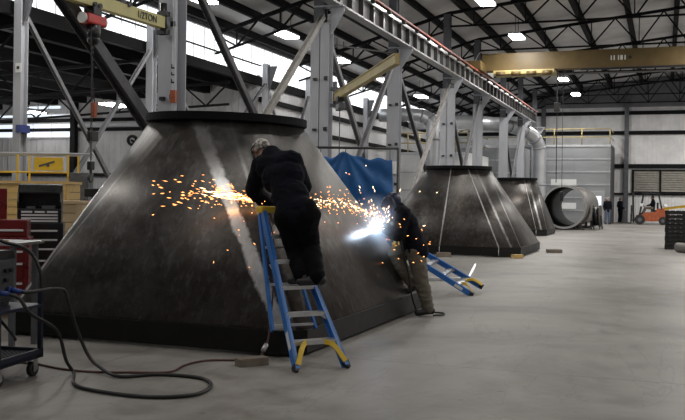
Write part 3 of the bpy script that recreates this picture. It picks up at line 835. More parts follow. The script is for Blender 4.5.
obj('hanging_strap', MB().tube(spline([(-.30, -.3, .60), (-.22, -.30, .50), (-.10, -.30, .38), (-.08, -.30, .34)]), .012, 6), M['black'], t)
t = thing('welding_machine', 'grey welding power source with blue plugs on the cart shelf', 'welding machine', P(-2.60, 7.88)+Matrix.Rotation(CR, 3, 'Z') @ V((-.50, -.34, .627)), CR)
obj('case', MB().bb(-.30, .28, -.20, .20, .03, .40, .02), M['greymachine'], t)
obj('hood_cover', MB().prism([(-.30, -.21, .40), (-.30, -.17, .47), (-.30, .17, .47), (-.30, .21, .40)], (.60, 0, 0)), M['black'], t)
pn = obj('front_panel', MB().bb(.28, .295, -.19, .19, .05, .39, .008), M['booth_dark'], t)
obj('readout', MB().bb(.295, .299, -.10, -.02, .28, .33), M['housing'], pn, label='pale readout window')
for y, z in ((.06, .30), (.13, .30), (.06, .22)): obj('knob', MB().cyl((.295, y, z), (.325, y, z), .018, n=12), M['black'], pn)
for y, z in ((-.10, .13), (.10, .13)):
    o = obj('plug', MB().cyl((.29, y, z), (.34, y, z), .032, n=14).cyl((.34, y, z), (.45, y, z-.01), .024, .020, n=14), M['plugblue'], t, label='blue cable plug')
obj('grip', MB().tube(spline([(-.2, 0, .46), (-.18, 0, .52), (.18, 0, .52), (.2, 0, .46)]), .013, 8), M['black'], t)
obj('foot', MB().bb(-.28, -.2, -.18, .18, 0, .03).bb(.2, .26, -.18, .18, 0, .03), M['rubber'], t)
Rm = Matrix.Rotation(CR, 3, 'Z'); mo = P(-2.60, 7.88)+Rm @ V((-.50, -.34, .627))
p1 = mo+Rm @ V((.44, -.10, .12)); p2 = mo+Rm @ V((.44, .10, .12))
f3 = lambda l, z: [P(u, d, z) for u, d in l]
lp = [(-2.461+.12, 7.912), (-2.185, 7.425), (-1.911, 7.175), (-1.476, 7.006), (-1.144, 7.115), (-1.068, 7.46), (-1.206, 7.759), (-1.577, 7.885), (-1.9, 7.775), (-2.12, 7.97)]
pts = [p1, p1+Rm @ V((.10, .0, -.03)), p1+Rm @ V((.17, .06, -.16)), P(-2.46, 7.80, .40), P(-2.40, 7.88, .13)]+f3(lp[:-1], .017)+[P(*lp[-1], .05), P(-2.27, 8.10, .14), P(-2.37, 8.06, .40), P(-2.42, 8.0, .62), P(-2.47, 7.95, .745), p2+Rm @ V((.06, .0, -.0)), p2]
tag(obj('welding_cable', MB().tube(spline(pts, 7), .0155, 8), M['rubber']), 'thick black welding cable looping on the floor from the cart', 'cable')
hs = [(-3.05, 8.40), (-2.789, 8.307), (-2.502, 8.10), (-2.189, 7.99), (-1.835, 7.99), (-1.524, 8.03), (-1.441, 8.358), (-1.292, 8.599), (-1.039, 8.644), (-.86, 8.62)]
pts = f3(hs, .011)+[P(-.76, 8.66, .06), P(-.71, 8.72, .17), P(-.69, 8.80, .33), P(-.68, 9.02, .7), P(-.70, 9.30, 1.1), P(-.78, 9.52, 1.38)]
cb = thing('grinder_cord', 'thin rust brown cord running along the hopper foot up to the grinder', 'cord', (0, 0, 0))
obj('cord', MB().tube(spline(pts, 7), .010, 8), M['hose'], cb)
obj('cord_connector', MB().cyl(P(-.745, 8.665, .10), P(-.715, 8.71, .155), .024, n=12), M['steel'], cb, label='bright metal coupling on the cord')

# ------------------------------------------------------------------ bench, tool chests, crates, platform at the left
t = thing('steel_bench', 'grey steel topped work bench between cart and red tool chest', 'bench', P(-3.75, 9.28), YAW-radians(6))
obj('bench_top', MB().bb(-.75, .58, -.30, .30, 1.06, 1.09, .004), M['steel'], t)
for x in (-.7, .5):
    for y in (-.25, .25): obj('leg', MB().bb(x-.025, x+.025, y-.025, y+.025, 0, 1.06), M['greymachine'], t)
o = obj('scrap_bar', MB().bar((0, 0, 0), (.62, -.12, 0), .03, .02), M['wood'], None, P(-3.98, 9.18, 1.101)); o.rotation_euler = (0, 0, YAW)
tag(o, 'thin pale wooden strip lying on the steel bench', 'strip')

def tool_chest(name, label, loc, rz, w, d, body, z1, z2, lid, rows):
    t = thing(name, label, 'tool chest', loc, rz)
    obj('roller_cabinet', MB().bb(-w/2-.03, w/2+.03, -d/2, d/2, .12, z1, .012), M[body], t)
    obj('top_chest', MB().bb(-w/2, w/2, -d/2+.04, d/2-.04, z1, z2, .012), M[body], t)
    for x in (-w/2+.05, w/2-.05):
        for y in (-d/2+.06, d/2-.06): obj('caster', MB().cyl((x-.02, y, .06), (x+.02, y, .06), .06, n=16).bb(x-.03, x+.03, y-.04, y+.04, .1, .125), M['rubber'], t)
    for z, h, xs, top in rows:
        y = -d/2+(.04 if top else 0)
        for x0, x1 in xs:
            dr = obj('drawer', MB().bb(x0*w, x1*w, y-.012, y+.01, z-h/2, z+h/2, .003), M[body], t)
            obj('handle', MB().bb(x0*w+.01, x1*w-.01, y-.028, y-.010, z+h/2-.030, z+h/2-.004, .003), M['white'], dr, label='bright drawer pull')
    if lid == 'panel':
        obj('lid', MB().box((-w*.24, d/2-.03, z2+.20), (w*.5, .03, .40), bev=.008), M[body], t)
    else:
        s = MB()
        prof = [(-d/2+.04, 0), (-d/2+.02, .10), (-d/2+.10, .24), (0, .34), (d/2-.08, .36), (d/2-.03, .30), (d/2-.03, 0)]
        for x in (-w/2, w/2-.02): s.prism([(x, y, z2+z) for y, z in prof], (.02, 0, 0))
        s.prism([(-w/2, y, z2+z) for y, z in prof[2:6]]+[(-w/2, y, z2+z-.02) for y, z in prof[2:6]][::-1], (w, 0, 0))
        s.bb(-w/2, w/2, d/2-.05, d/2-.03, z2, z2+.3)
        obj('lid', s, M[body], t)
        obj('tray_bits', MB().bb(-w*.3, -w*.1, -.12, .0, z2, z2+.035).bb(w*.05, w*.35, -.12, -.02, z2, z2+.045), M['greymachine'], t)
    return t
rows = [(1.315, .035, [(-.42, -.14), (-.12, .14), (.16, .44)], True), (1.27, .035, [(-.42, .44)], True), (1.225, .035, [(-.42, .44)], True), (1.175+.012, .03, [(-.42, .44)], True),
        (1.01, .11, [(-.40, .44)], False), (.88, .11, [(-.40, .44)], False), (.75, .11, [(-.40, .44)], False), (.50, .28, [(-.40, .44)], False)]
tool_chest('tool_chest', 'tall black tool chest with bright drawer pulls behind the hopper corner', P(-4.36, 13.0), YAW+radians(14), .60, .46, 'black_metal', 1.16, 1.36, 'hood', rows)
rows = [(1.08, .09, [(-.45, .45)], True), (.94, .12, [(-.45, .45)], False), (.80, .11, [(-.45, .45)], False), (.60, .2, [(-.45, .45)], False), (.35, .2, [(-.45, .45)], False)]
tool_chest('tool_chest', 'dark red tool chest with raised lid at the left edge', P(-4.36, 11.6), YAW+radians(12), .62, .46, 'darkred', 1.02, 1.24, 'panel', rows)
def crate(label, loc, rz, w, d, h, m, cap=False):
    t = thing('timber_crate', label, 'crate', loc, rz)
    n = max(3, int(h/.16)); s = MB()
    for k in range(n):
        z0 = .10+(h-.10)*k/n; z1 = .10+(h-.10)*(k+1)/n-.012
        s.bb(-w/2, w/2, -d/2, -d/2+.02, z0, z1).bb(-w/2, w/2, d/2-.02, d/2, z0, z1).bb(-w/2, -w/2+.02, -d/2+.02, d/2-.02, z0, z1).bb(w/2-.02, w/2, -d/2+.02, d/2-.02, z0, z1)
    obj('side_boards', s, M[m], t)
    b = MB()
    for x in (-w/2+.06, 0, w/2-.06): b.bb(x-.045, x+.045, -d/2-.022, -d/2, .10, h)
    obj('batten', b, M[m], t)
    obj('skid', MB().bb(-w/2, w/2, -d/2, -d/2+.09, 0, .10).bb(-w/2, w/2, d/2-.09, d/2, 0, .10), M['block'], t)
    obj('lid', MB().bb(-w/2-.03, w/2+.03, -d/2-.03, d/2+.03, h, h+.05), M[m], t)
    return t
crate('long yellow timber crate behind the two tool chests', P(-6.75, 17.9), YAW, 2.8, .9, 1.76, 'wood')
crate('low tan plywood crate right of the black tool chest', P(-5.15, 16.25), YAW+.1, 1.0, .6, 1.40, 'ply')
o = obj('steel_cabinet', MB().bb(-.2, .2, -.2, .2, .06, 2.02, .01).bb(-.17, .17, -.215, -.2, .12, 1.96, .004).bb(-.2, .2, -.2, .2, 0, .06), M['greymachine'], None, P(-5.6, 19.3)); o.rotation_euler = (0, 0, YAW)
tag(o, 'dark grey steel cabinet beside the yellow work platform', 'cabinet')
t = thing('work_platform', 'yellow railed work platform behind the timber crate', 'platform', P(-6.7, 19.6), YAW)
obj('deck', MB().bb(-1.0, .85, -.4, .4, 1.60, 1.68), M['safety'], t)
for x in (-.98, -.25, .83):
    for y in (-.37, .37): obj('post', MB().bar((x, y, 0), (x, y, 2.42), .035, .035), M['safety'], t)
obj('top_rail', MB().cyl((-1.0, -.37, 2.42), (1.35, -.37, 2.42), .025, n=8).cyl((-1.0, .37, 2.42), (.85, .37, 2.42), .025, n=8), M['column'], t, label='grey top rail')
obj('mid_rail', MB().cyl((-1.0, -.37, 2.02), (.85, -.37, 2.02), .02, n=8), M['safety'], t)
obj('sheet_panel', MB().box((.42, -.40, 2.20), (.62, .02, .28)), M['safety'], t, label='yellow sheet hung on the rail')
obj('panel_marking', MB().bar((.22, -.415, 2.15), (.55, -.415, 2.25), .04, .008, V((0, 1, 0))).bb(.38, .44, -.418, -.41, 2.14, 2.22), M['brace_dark'], t)
t = thing('stool_lamp', 'black work lamp on a stand above the plywood crate', 'work lamp', P(-4.75, 17.1), YAW)
obj('stand', MB().cyl((0, 0, .02), (0, 0, 1.55), .018, n=8).bb(-.2, .2, -.2, .2, 0, .02), M['black'], t)
obj('lamp_head', MB().box((.0, -.03, 1.60), (.26, .14, .16), bev=.02).cyl((-.12, -.05, 1.5), (-.2, -.05, 1.3), .02), M['black'], t)

# ------------------------------------------------------------------ far end: enclosures, ducts, pipe, forklift
def enclosure(label, x0, x1, y0, y1, h, m, rib, rails, name='paint_booth'):
    t = thing(name, label, 'booth', ((x0+x1)/2, (y0+y1)/2, 0)); w = (x1-x0)/2; d = (y1-y0)/2
    obj('body', MB().bb(-w, w, -d, d, 0, h), M[m], t)
    r = MB(); z = rib
    while z < h: r.bb(-w-.02, w+.0, -d-.035, -d, z-.035, z+.035); z += rib
    r.bb(-w-.02, w+.02, -d-.05, -d, h-.12, h+.03)
    obj('panel_rib', r, M['galv'], t)
    v = MB(); x = -w
    while x < w: v.bb(x-.02, x+.02, -d-.045, -d, 0, h); x += 2.2
    obj('panel_post', v, M['booth'], t)
    if rails:
        p = MB(); x = -w+.05
        for zz in (.55, 1.1): p.cyl((-w+.05, -d+.05, h+zz), (w-.05, -d+.05, h+zz), .035, n=6).cyl((w-.05, -d+.05, h+zz), (w-.05, d-.05, h+zz), .035, n=6)
        while x < w+.01: p.cyl((x, -d+.05, h), (x, -d+.05, h+1.1), .035, n=6); x += (2*w-.1)/6
        obj('roof_railing', p, M['jib_old'], t, label='yellow railing on the roof')
    return t, w, d
t, w, d = enclosure('big silver ribbed booth at the far end, right of the columns', -14.6, -3.45, 63.0, 67.3, 5.3, 'booth', .87, True)
obj('side_cladding', MB().bb(w, w+.05, -d, d, 0, 5.33), M['booth_dark'], t, label='dark side wall of the booth')
for x, z, ww in ((w-3.9, 2.55, 1.7), (w-7.0, 2.55, .6), (w-3.4, .95, 1.2)): obj('sign_panel', MB().bb(x, x+ww, -d-.07, -d-.03, z, z+.42), M['white'], t, label='white panel on the booth wall')
o = obj('booth_door', MB().bb(w-1.35, w-.35, -d-.09, -d-.03, 0, 2.2), M['galv'], t)
obj('door_window', MB().bb(w-1.1, w-.55, -d-.11, -d-.085, 1.2, 1.85), M['winlit'], o, label='bright window in the booth door')
t, w, d = enclosure('white panelled enclosure behind the columns with yellow roof railing', -14.4, -10.2, 49.0, 55.0, 4.1, 'white', 1.0, True, 'equipment_enclosure')
t, w, d = enclosure('long silver enclosure between white enclosure and far booth', -14.4, -8.6, 56.4, 61.5, 4.9, 'booth', .8, False, 'equipment_enclosure')
def duct(label, pts, r, rings):
    t = thing('air_duct', label, 'duct', pts[0])
    o0 = V(pts[0]); q = spline([V(p)-o0 for p in pts], 10)
    obj('pipe', MB().tube(q, r, 20), M['galv'], t)
    m = MB()
    for k in rings:
        i = int(k*(len(q)-2)); dr = (q[i+1]-q[i]).normalized(); m.cyl(q[i]-dr*.05, q[i]+dr*.05, r*1.08, n=20)
    obj('joint_band', m, M['booth'], t)
duct('silver elbow duct rising behind the second hopper left shoulder', [(-11.73, 47, 0), (-11.73, 47, 3), (-11.73, 47, 5.2), (-11.9, 47, 5.75), (-12.4, 47, 6.0), (-13.4, 47, 6.05), (-14.7, 47, 6.05)], .36, (.15, .3, .52, .66, .85))
duct('silver elbow duct standing in front of the big booth', [(-7.7, 59.6, 0), (-7.7, 59.6, 2.5), (-7.7, 59.6, 4.6), (-7.85, 59.4, 5.3), (-8.3, 58.8, 5.85), (-9.0, 57.5, 6.1), (-9.7, 55.6, 6.15), (-10.6, 54, 6.15), (-13, 53.2, 6.15), (-14.7, 53.2, 6.15)], .42, (.12, .26, .38, .5, .62, .8))
# pipe
t = thing('steel_pipe', 'huge open steel pipe lying on stands at the far right', 'pipe', (-4.95, 48.2, 0), -.02)
K = 40; Ro, Ri, Lp, zc = 1.12, 1.05, 7.5, 1.20
m = MB(); rg = []
for r, y in ((Ro, 0), (Ro, Lp), (Ri, Lp), (Ri, 0)): rg.append([m.b.verts.new((r*cos(2*pi*k/K), y, zc+r*sin(2*pi*k/K))) for k in range(K)])
for i in range(4):
    for k in range(K):
        f = m.b.faces.new((rg[i][k], rg[i][(k+1) % K], rg[(i+1) % 4][(k+1) % K], rg[(i+1) % 4][k])); f.smooth = i in (0, 2); f.material_index = int(i == 2)
obj('pipe_wall', m, [M['pipe_out'], M['skirt']], t)  # inner wall black: shade inside the pipe put into its colour
m = MB(); K = 40
rg = [[m.b.verts.new((r*cos(2*pi*k/K), y, zc+r*sin(2*pi*k/K))) for k in range(K)] for r, y in ((Ro+.03, -.012), (Ro+.03, .05), (Ri-.01, .05), (Ri-.01, -.012))]
for i in range(4):
    for k in range(K): m.b.faces.new((rg[i][k], rg[i][(k+1) % K], rg[(i+1) % 4][(k+1) % K], rg[(i+1) % 4][k]))
obj('bevelled_rim', m, M['steel'], t, label='bright bevelled rim of the pipe')
for y in (.8, 4.0, 6.8):
    s = MB().bb(-1.0, 1.0, y-.12, y+.12, 0, .07)
    for x in (-.75, -.45, .45, .75): s.bb(x-.06, x+.06, y-.1, y+.1, .05, zc-sqrt(Ro*Ro-x*x)-.005)
    obj('stand', s, M['dark_steel'], t)
t = thing('hose_reel', 'dark drum standing just right of the big pipe', 'reel', (-3.42, 50.4, 0), 1.5)
obj('drum', MB().cyl((0, -.14, .70), (0, .14, .70), .50, n=24).cyl((0, -.18, .70), (0, -.14, .70), .62, n=24).cyl((0, .14, .70), (0, .18, .70), .62, n=24), M['black_metal'], t)
obj('stand', MB().bar((-.5, -.22, 0), (0, -.22, .72), .06, .06).bar((.5, -.22, 0), (0, -.22, .72), .06, .06).bar((-.5, .22, 0), (0, .22, .72), .06, .06).bar((.5, .22, 0), (0, .22, .72), .06, .06).cyl((0, -.24, .7), (0, .24, .7), .03), M['dark_steel'], t)
tag(obj('steel_drum', MB().cyl((-1.6, 0, .55), (1.6, 0, .55), .55, n=28).cyl((-1.66, 0, .55), (-1.6, 0, .55), .60, n=28).cyl((1.6, 0, .55), (1.66, 0, .55), .60, n=28), M['dark_steel'], None, (-7.9, 52.6, 0)), 'dark steel drum lying behind and left of the big pipe', 'drum')
# forklift, mast to the left
t = thing('forklift', 'orange forklift with driver by the far wall', 'forklift', (-1.0, 63.0, 0))
c = MB()
c.prism([(-.75, -.5, .28), (-.75, -.5, .62), (-.35, -.5, .66), (-.25, -.5, .80), (.45, -.5, .85), (.55, -.5, 1.08), (1.18, -.5, 1.05), (1.30, -.5, .85), (1.30, -.5, .35), (1.0, -.5, .26), (.2, -.5, .22)], (0, 1.0, 0))
obj('chassis', c, M['orange'], t)
obj('counterweight', MB().prism([(.85, -.52, .40), (.85, -.52, 1.10), (1.2, -.52, 1.08), (1.36, -.52, .85), (1.36, -.52, .40)], (0, 1.04, 0)), M['orange'], t)
cg = MB()
for y in (-.46, .46):
    cg.bar((-.55, y, .6), (-.30, y, 2.08), .10, .10).bar((.85, y, 1.0), (.62, y, 2.08), .10, .10)
cg.bb(-.40, .72, -.5, .5, 2.06, 2.12)
for k in range(5): cg.bb(-.38+k*.25, -.33+k*.25, -.48, .48, 2.12, 2.15)
obj('overhead_guard', cg, M['black_metal'], t)
obj('seat', MB().bb(.15, .60, -.25, .25, .85, .98, .03).box((.58, 0, 1.22), (.12, .48, .50), bev=.03), M['black'], t)
obj('steering_column', MB().bar((-.45, 0, .65), (-.22, 0, 1.15), .06, .06).cyl((-.24, 0, 1.13), (-.20, 0, 1.17), .17, n=16), M['black'], t)
ms = MB()
for y in (-.32, -.2, .2, .32): ms.bar((-.92, y, .12), (-.98, y, 2.15), .26, .10)
for z in (.3, 1.2, 2.1): ms.bb(-1.0, -.88, -.34, .34, z-.04, z+.04)
obj('mast', ms, M['black_metal'], t)
obj('carriage', MB().bb(-1.10, -1.02, -.48, .48, .18, .26).bb(-1.10, -1.02, -.48, .48, .55, .65).bb(-1.10, -1.04, -.48, -.42, .2, 1.25).bb(-1.10, -1.04, .42, .48, .2, 1.25).bb(-1.1, -1.04, -.48, .48, 1.2, 1.27), M['black_metal'], t)
for y in (-.28, .28): obj('fork', MB().bb(-2.0, -1.08, y-.06, y+.06, .07, .12).bb(-1.12, -1.06, y-.06, y+.06, .07, .7), M['dark_steel'], t)
for x, r in ((-.52, .33), (.92, .27)):
    for y in (-.50, .50):
        o = obj('wheel', MB().cyl((x, y-.11, r), (x, y+.11, r), r, n=22), M['rubber'], t)
        obj('hub', MB().cyl((x, y-.125, r), (x, y+.125, r), r*.40, n=16), M['greymachine'], o)
obj('gas_bottle', MB().cap((1.05, -.22, 1.24), (1.05, .22, 1.24), .14), M['white'], t)
obj('work_light', MB().box((-.42, -.5, 1.30), (.16, .06, .2), bev=.02), M['white'], t)
# black pallets, pipe, yellow beam
def pallet():
    t = thing('plastic_pallet', 'x', 'pallet', (0, 0, 0), 0, 'stacked black pallets')
    d = MB()
    for k in range(7): d.bb(-.6+k*.175, -.46+k*.175, -.5, .5, .115, .14)
    for y in (-.5, -.02, .42): d.bb(-.6, .6, y, y+.08, .09, .118)
    d.bb(-.6, .6, -.5, -.47, .02, .118).bb(-.6, -.57, -.47, .47, .02, .118).bb(-.6, .6, .47, .5, .02, .118)
    obj('deck', d, M['black'], t)
    for x in (-.55, 0, .55):
        for y in (-.45, .02, .46): obj('foot', MB().bb(x-.05, x+.05, y-.04, y+.04, 0, .092), M['black'], t)
    return t
pp = None
for k in range(9):
    loc = V((.62+.012*(k % 2), 31.9, .142*k+.002))
    lab = 'black plastic pallet at the right edge, ' + ('lowest of its stack' if k == 0 else 'topmost of its stack' if k == 8 else ROUND[9-k]+' from the top of its stack')
    if pp is None: pp = pallet(); pp.location = loc; pp['label'] = lab
    else: dup(pp, loc, lab)
o = obj('yellow_beam', MB().ibeam((0, 0, 0), (1.5, .25, .22), .06, .08, .012, .016), M['safety'], None, (.0, 31.75, 1.33)); tag(o, 'yellow steel beam lying on the stack of black pallets', 'beam')
m = MB(); rg = []
for r, x in ((.155, 0), (.155, 1.8), (.135, 1.8), (.135, 0)): rg.append([m.b.verts.new((x, r*cos(2*pi*k/24), .156+r*sin(2*pi*k/24))) for k in range(24)])
for i in range(4):
    for k in range(24):
        f = m.b.faces.new((rg[i][k], rg[i][(k+1) % 24], rg[(i+1) % 4][(k+1) % 24], rg[(i+1) % 4][k])); f.smooth = True
o = obj('pipe_offcut', m, M['pipe_out'], None, (.42, 29.9, 0)); o.rotation_euler = (0, 0, -.9); tag(o, 'short dark pipe on the floor before the pallet stack', 'pipe')
# ------------------------------------------------------------------ people
def lerp(a, b, t): return V(a)*(1-t)+V(b)*t
def hand(m, w, d, n, side, r=.009, curl=.6, s=1.0):
    """w wrist, d pointing direction, n palm normal, side towards the thumb"""
    d = V(d).normalized(); n = (V(n)-d*V(n).dot(d)).normalized(); sd = d.cross(n)*side
    w = V(w)
    for k, (off, ln) in enumerate(((.030, .078), (.010, .086), (-.010, .080), (-.030, .063))):
        kn = w+d*.085*s+sd*off*s; m.cap(w+sd*off*.6*s+d*.01, kn, r*1.5, r*1.35, 8)
        p = kn; dr = d.copy(); L = ln*s
        for seg, (fr, cu) in enumerate(((.45, .7), (.32, .9), (.23, .7))):
            ax = d.cross(n); q = Matrix.Rotation(curl*cu, 3, ax); dr = (q @ dr).normalized()
            if dr.dot(n) < 0 and seg == 0: pass
            e = p+dr*L*fr; m.cap(p, e, r*(1.05-.08*seg), r*(1.0-.1*seg), 8); p = e
    b = w+d*.025*s+sd*.026*s; k1 = b+(sd*.75+d*.55+n*.35).normalized()*.042*s
    k2 = k1+(sd*.25+d*.75+n*.6).normalized()*.034*s; k3 = k2+(d*.7+n*.7-sd*.15).normalized()*.026*s
    m.cap(b, k1, r*1.5, r*1.15, 8); m.cap(k1, k2, r*1.12, r*1.0, 8); m.cap(k2, k3, r, r*.85, 8)
def body_caps(m, J, g=0.0, parts='all', s=1.0):
    c = lambda a, b, r0, r1: m.cap(a, b, (r0+g)*s if g >= 0 else r0*s, (r1+g)*s if g >= 0 else r1*s, 12)
    up = 'torso' in parts or parts == 'all'
    if up:
        sh = (V(J['shR'])-V(J['shL'])).normalized()
        wa = lerp(J['pel'], J['chest'], .45)
        c(V(J['pel'])-sh*.07, V(J['pel'])+sh*.07, .105, .105)
        c(wa-sh*.05, wa+sh*.05, .108, .108); c(J['pel'], wa, .12, .115); c(wa, J['chest'], .115, .125)
        c(V(J['chest'])-sh*.075, V(J['chest'])+sh*.075, .118, .118)
        t = lerp(J['chest'], J['neck'], .55)
        c(t-sh*.10, t+sh*.10, .095, .095)
        c(J['shL'], J['shR'], .066, .066); c(J['chest'], J['neck'], .11, .065)
    if 'arms' in parts or parts == 'all':
        for q in 'LR':
            c(J['sh'+q], lerp(J['sh'+q], J['el'+q], .5), .060, .054); c(lerp(J['sh'+q], J['el'+q], .5), J['el'+q], .054, .042)
            c(J['el'+q], lerp(J['el'+q], J['wr'+q], .3), .043, .044); c(lerp(J['el'+q], J['wr'+q], .3), J['wr'+q], .044, .029)
    if 'legs' in parts or parts == 'all':
        hp = (V(J['hipR'])-V(J['hipL'])).normalized()
        c(V(J['hipL'])-hp*.0, J['hipR'], .105, .105); c(J['pel'], lerp(J['hipL'], J['hipR'], .5), .115, .105)
        for q in 'LR':
            c(J['hip'+q], lerp(J['hip'+q], J['kn'+q], .5), .094, .078); c(lerp(J['hip'+q], J['kn'+q], .5), J['kn'+q], .078, .057)
            c(J['kn'+q], lerp(J['kn'+q], J['an'+q], .33), .057, .060); c(lerp(J['kn'+q], J['an'+q], .33), J['an'+q], .060, .039)
def foot_caps(m, J, g=0.0):
    for q in 'LR':
        a = V(J['an'+q]); t = V(J['to'+q]); f = (t-a); dz = V((0, 0, 1))
        heel = a-f.normalized()*.05-dz*.045
        m.cap(heel, t, .036+g, .032+g); m.cap(a, heel, .040+g, .038+g); m.cap(a-dz*.02, lerp(heel, t, .6)+dz*.012, .042+g, .034+g)
        sd = f.cross(dz).normalized()*.014; m.cap(lerp(heel, t, .45)+sd, t+sd*.7, .032+g, .028+g); m.cap(lerp(heel, t, .45)-sd, t-sd*.7, .032+g, .028+g)
def head_caps(m, J, s=1.0):
    h = V(J['head']); f = V(J['face']).normalized(); upv = V(J.get('crown', (0, 0, 1))); upv = (upv-f*upv.dot(f)).normalized(); sd = f.cross(upv)
    R = Matrix((sd, f, upv)).transposed()
    m.cap(J['neck'], h-upv*.06-f*.02, .060, .056)
    m.sph(h+upv*.02-f*.01, .096, (.80, 1.0, 1.02), R, 16)                 # skull
    m.sph(h-upv*.055+f*.035, .062, (.85, .95, 1.05), R, 14)              # jaw
    m.sph(h-upv*.02+f*.06, .045, (1.2, .7, 1.1), R, 12)                  # cheeks
    m.cap(h+upv*.012+f*.090, h-upv*.028+f*.108, .011, .016, 8)           # nose
    m.cap(h-upv*.062+f*.088-sd*.018, h-upv*.062+f*.088+sd*.018, .009, .009, 8)   # mouth
    m.sph(h-upv*.095+f*.070, .022, n=8)                                   # chin
    for k in (-1, 1):
        m.sph(h+sd*k*.080-f*.005-upv*.01, .028, (.45, .8, 1.15), R, 10)   # ears
        m.cap(h+upv*.032+f*.080+sd*k*.016, h+upv*.030+f*.070+sd*k*.046, .010, .010, 8)   # brows
    return h, f, upv, sd, R
def person(label, loc, rz, J, cloth, vox=.010, hands=True, helm=None, hair=None, trouser='navy_trousers', boots='leather', gloves=None, wr=.006, seed=1, bulk=0.0, sm=8):
    J = {k: V(v) for k, v in J.items()}
    t = thing('person', label, 'person', loc, rz)
    m = MB(); body_caps(m, J, -1); foot_caps(m, J); h, f, upv, sd, R = head_caps(m, J)
    hd = []
    for q, s in (('L', 1), ('R', -1)):
        if 'hd'+q in J: hd.append((J['wr'+q], J['hd'+q], J['pn'+q], s, float(J.get('cu'+q, V((.6, 0, 0))).x)))
        else: hd.append((J['wr'+q], J['wr'+q]-J['el'+q], sd*-s, s, .35))
    for w, d, n, s, cu in hd: hand(m, w, d, n, s, .0095, cu)
    obj('body', remesh(m, vox, 3), M['skin'], t)
    if vox < .012:
        for k in (-1, 1): obj('eye', MB().sph(h+upv*.012+f*.082+sd*k*.031, .0125, n=10), M['paper'], t)
    m = MB(); body_caps(m, J, .022+bulk, ('torso', 'arms'))
    hem = J['pel']-(J['chest']-J['pel']).normalized()*.06; hp = (J['hipR']-J['hipL']).normalized()
    m.cap(hem-hp*.065, hem+hp*.065, .128+bulk, .128+bulk, 14)
    m.cap(hem, lerp(J['pel'], J['chest'], .9), .138+bulk, .142+bulk, 14)
    for q in 'LR':
        m.cap(J['neck']+sd*0, lerp(J['neck'], J['sh'+q], .6), .072, .08)
        dr = (J['wr'+q]-J['el'+q]).normalized(); m.cap(J['wr'+q]-dr*.06, J['wr'+q]-dr*.005, .052+bulk*.5, .048+bulk*.3)
    m.cap(J['neck']+f*.0, lerp(J['neck'], h, .22), .074, .070)
    obj('jacket', remesh(m, vox, sm, wr, 9, seed), M[cloth], t)
    m = MB(); body_caps(m, J, .020+bulk*.7, ('legs',))
    for q in 'LR':
        dr = (J['an'+q]-J['kn'+q]).normalized(); m.cap(lerp(J['kn'+q], J['an'+q], .55), J['an'+q]-dr*.01, .074+bulk*.6, .068+bulk*.6)
    obj('trousers', remesh(m, vox, sm, wr, 8, seed+3), M[trouser], t)
    m = MB(); foot_caps(m, J, .011)
    for q in 'LR':
        dr = (J['kn'+q]-J['an'+q]).normalized(); m.cap(J['an'+q], J['an'+q]+dr*.09, .052, .056)
    for q in 'LR':
        mm = MB(); JJ = {k: J[k] for k in J}
        for z in 'LR':
            JJ['an'+z], JJ['to'+z] = J['an'+q], J['to'+q]
        foot_caps(mm, JJ, .011); dr = (J['kn'+q]-J['an'+q]).normalized(); mm.cap(J['an'+q], J['an'+q]+dr*.09, .050, .054)
        obj('boot', remesh(mm, vox*.9, 2), M[boots], t)
    if gloves:
        for w, d, n, s, cu in hd:
            mm = MB(); hand(mm, w, d, n, s, .0125, cu); dn = V(d).normalized(); mm.cap(w-dn*.05, w+dn*.03, .045, .040)
            obj('glove', remesh(mm, .0055, 2), M[gloves], t)
    if hair:
        mm = MB(); mm.sph(h+upv*.030-f*.018, .103, (.82, .98, .98), R, 16)
        bm = mm.b
        for v in list(bm.verts):
            q = v.co-h
            if q.dot(f) > .055 and q.dot(upv) < .075 or q.dot(upv) < -.045: bm.verts.remove(v)
        obj('hair', mm, M[hair], t)
    return t, J, h, f, upv, sd, R

# worker grinding from the ladder
J = dict(pel=(-.09, .25, .72), chest=(-.235, .48, 1.06), neck=(-.37, .66, 1.29), head=(-.495, .80, 1.345), face=(-.60, .52, -.55), crown=(-.35, .55, .9),
         shL=(-.475, .68, 1.185), shR=(-.145, .50, 1.235), elL=(-.575, .84, .925), elR=(-.035, .70, .97), wrL=(-.45, 1.02, .80), wrR=(-.265, .95, .83),
         hdL=(.12, .85, -.15), pnL=(.6, -.1, -.7), cuL=(1.0, 0, 0), hdR=(-.45, .75, -.2), pnR=(-.4, 0, -.9), cuR=(1.0, 0, 0),
         hipL=(-.17, .24, .655), hipR=(.0, .18, .665), knL=(-.09, .32, .31), knR=(.07, .24, .36), anL=(-.01, .03, .10), anR=(.14, -.03, .095), toL=(-.12, .14, .045), toR=(-.02, -.01, .045))
G, J, h, f, upv, sd, R = person('worker in black standing on the blue ladder, bending to grind the large hopper', P(-.375, 8.73, .722), YAW, J, 'navy', gloves='glove', seed=2, bulk=.022, sm=14)
m = MB(); m.sph(h+upv*.028-f*.012, .109, (.86, 1.02, .96), R, 20)
for v in list(m.b.verts):
    if (v.co-h).dot(upv) < (.012 if (v.co-h).dot(f) > .03 else -.045): m.b.verts.remove(v)
m.cap(h+upv*.03+f*.095-sd*.04, h+upv*.03+f*.095+sd*.04, .012, .012, 8).cap(h-upv*.02-f*.095-sd*.04, h-upv*.02-f*.095+sd*.04, .018, .018, 8)
cap_ = obj('cap', m, M['camo'], G, label='pale patterned welding cap')
cap_.modifiers.new('thick', 'SOLIDIFY').thickness = .004
m = MB()
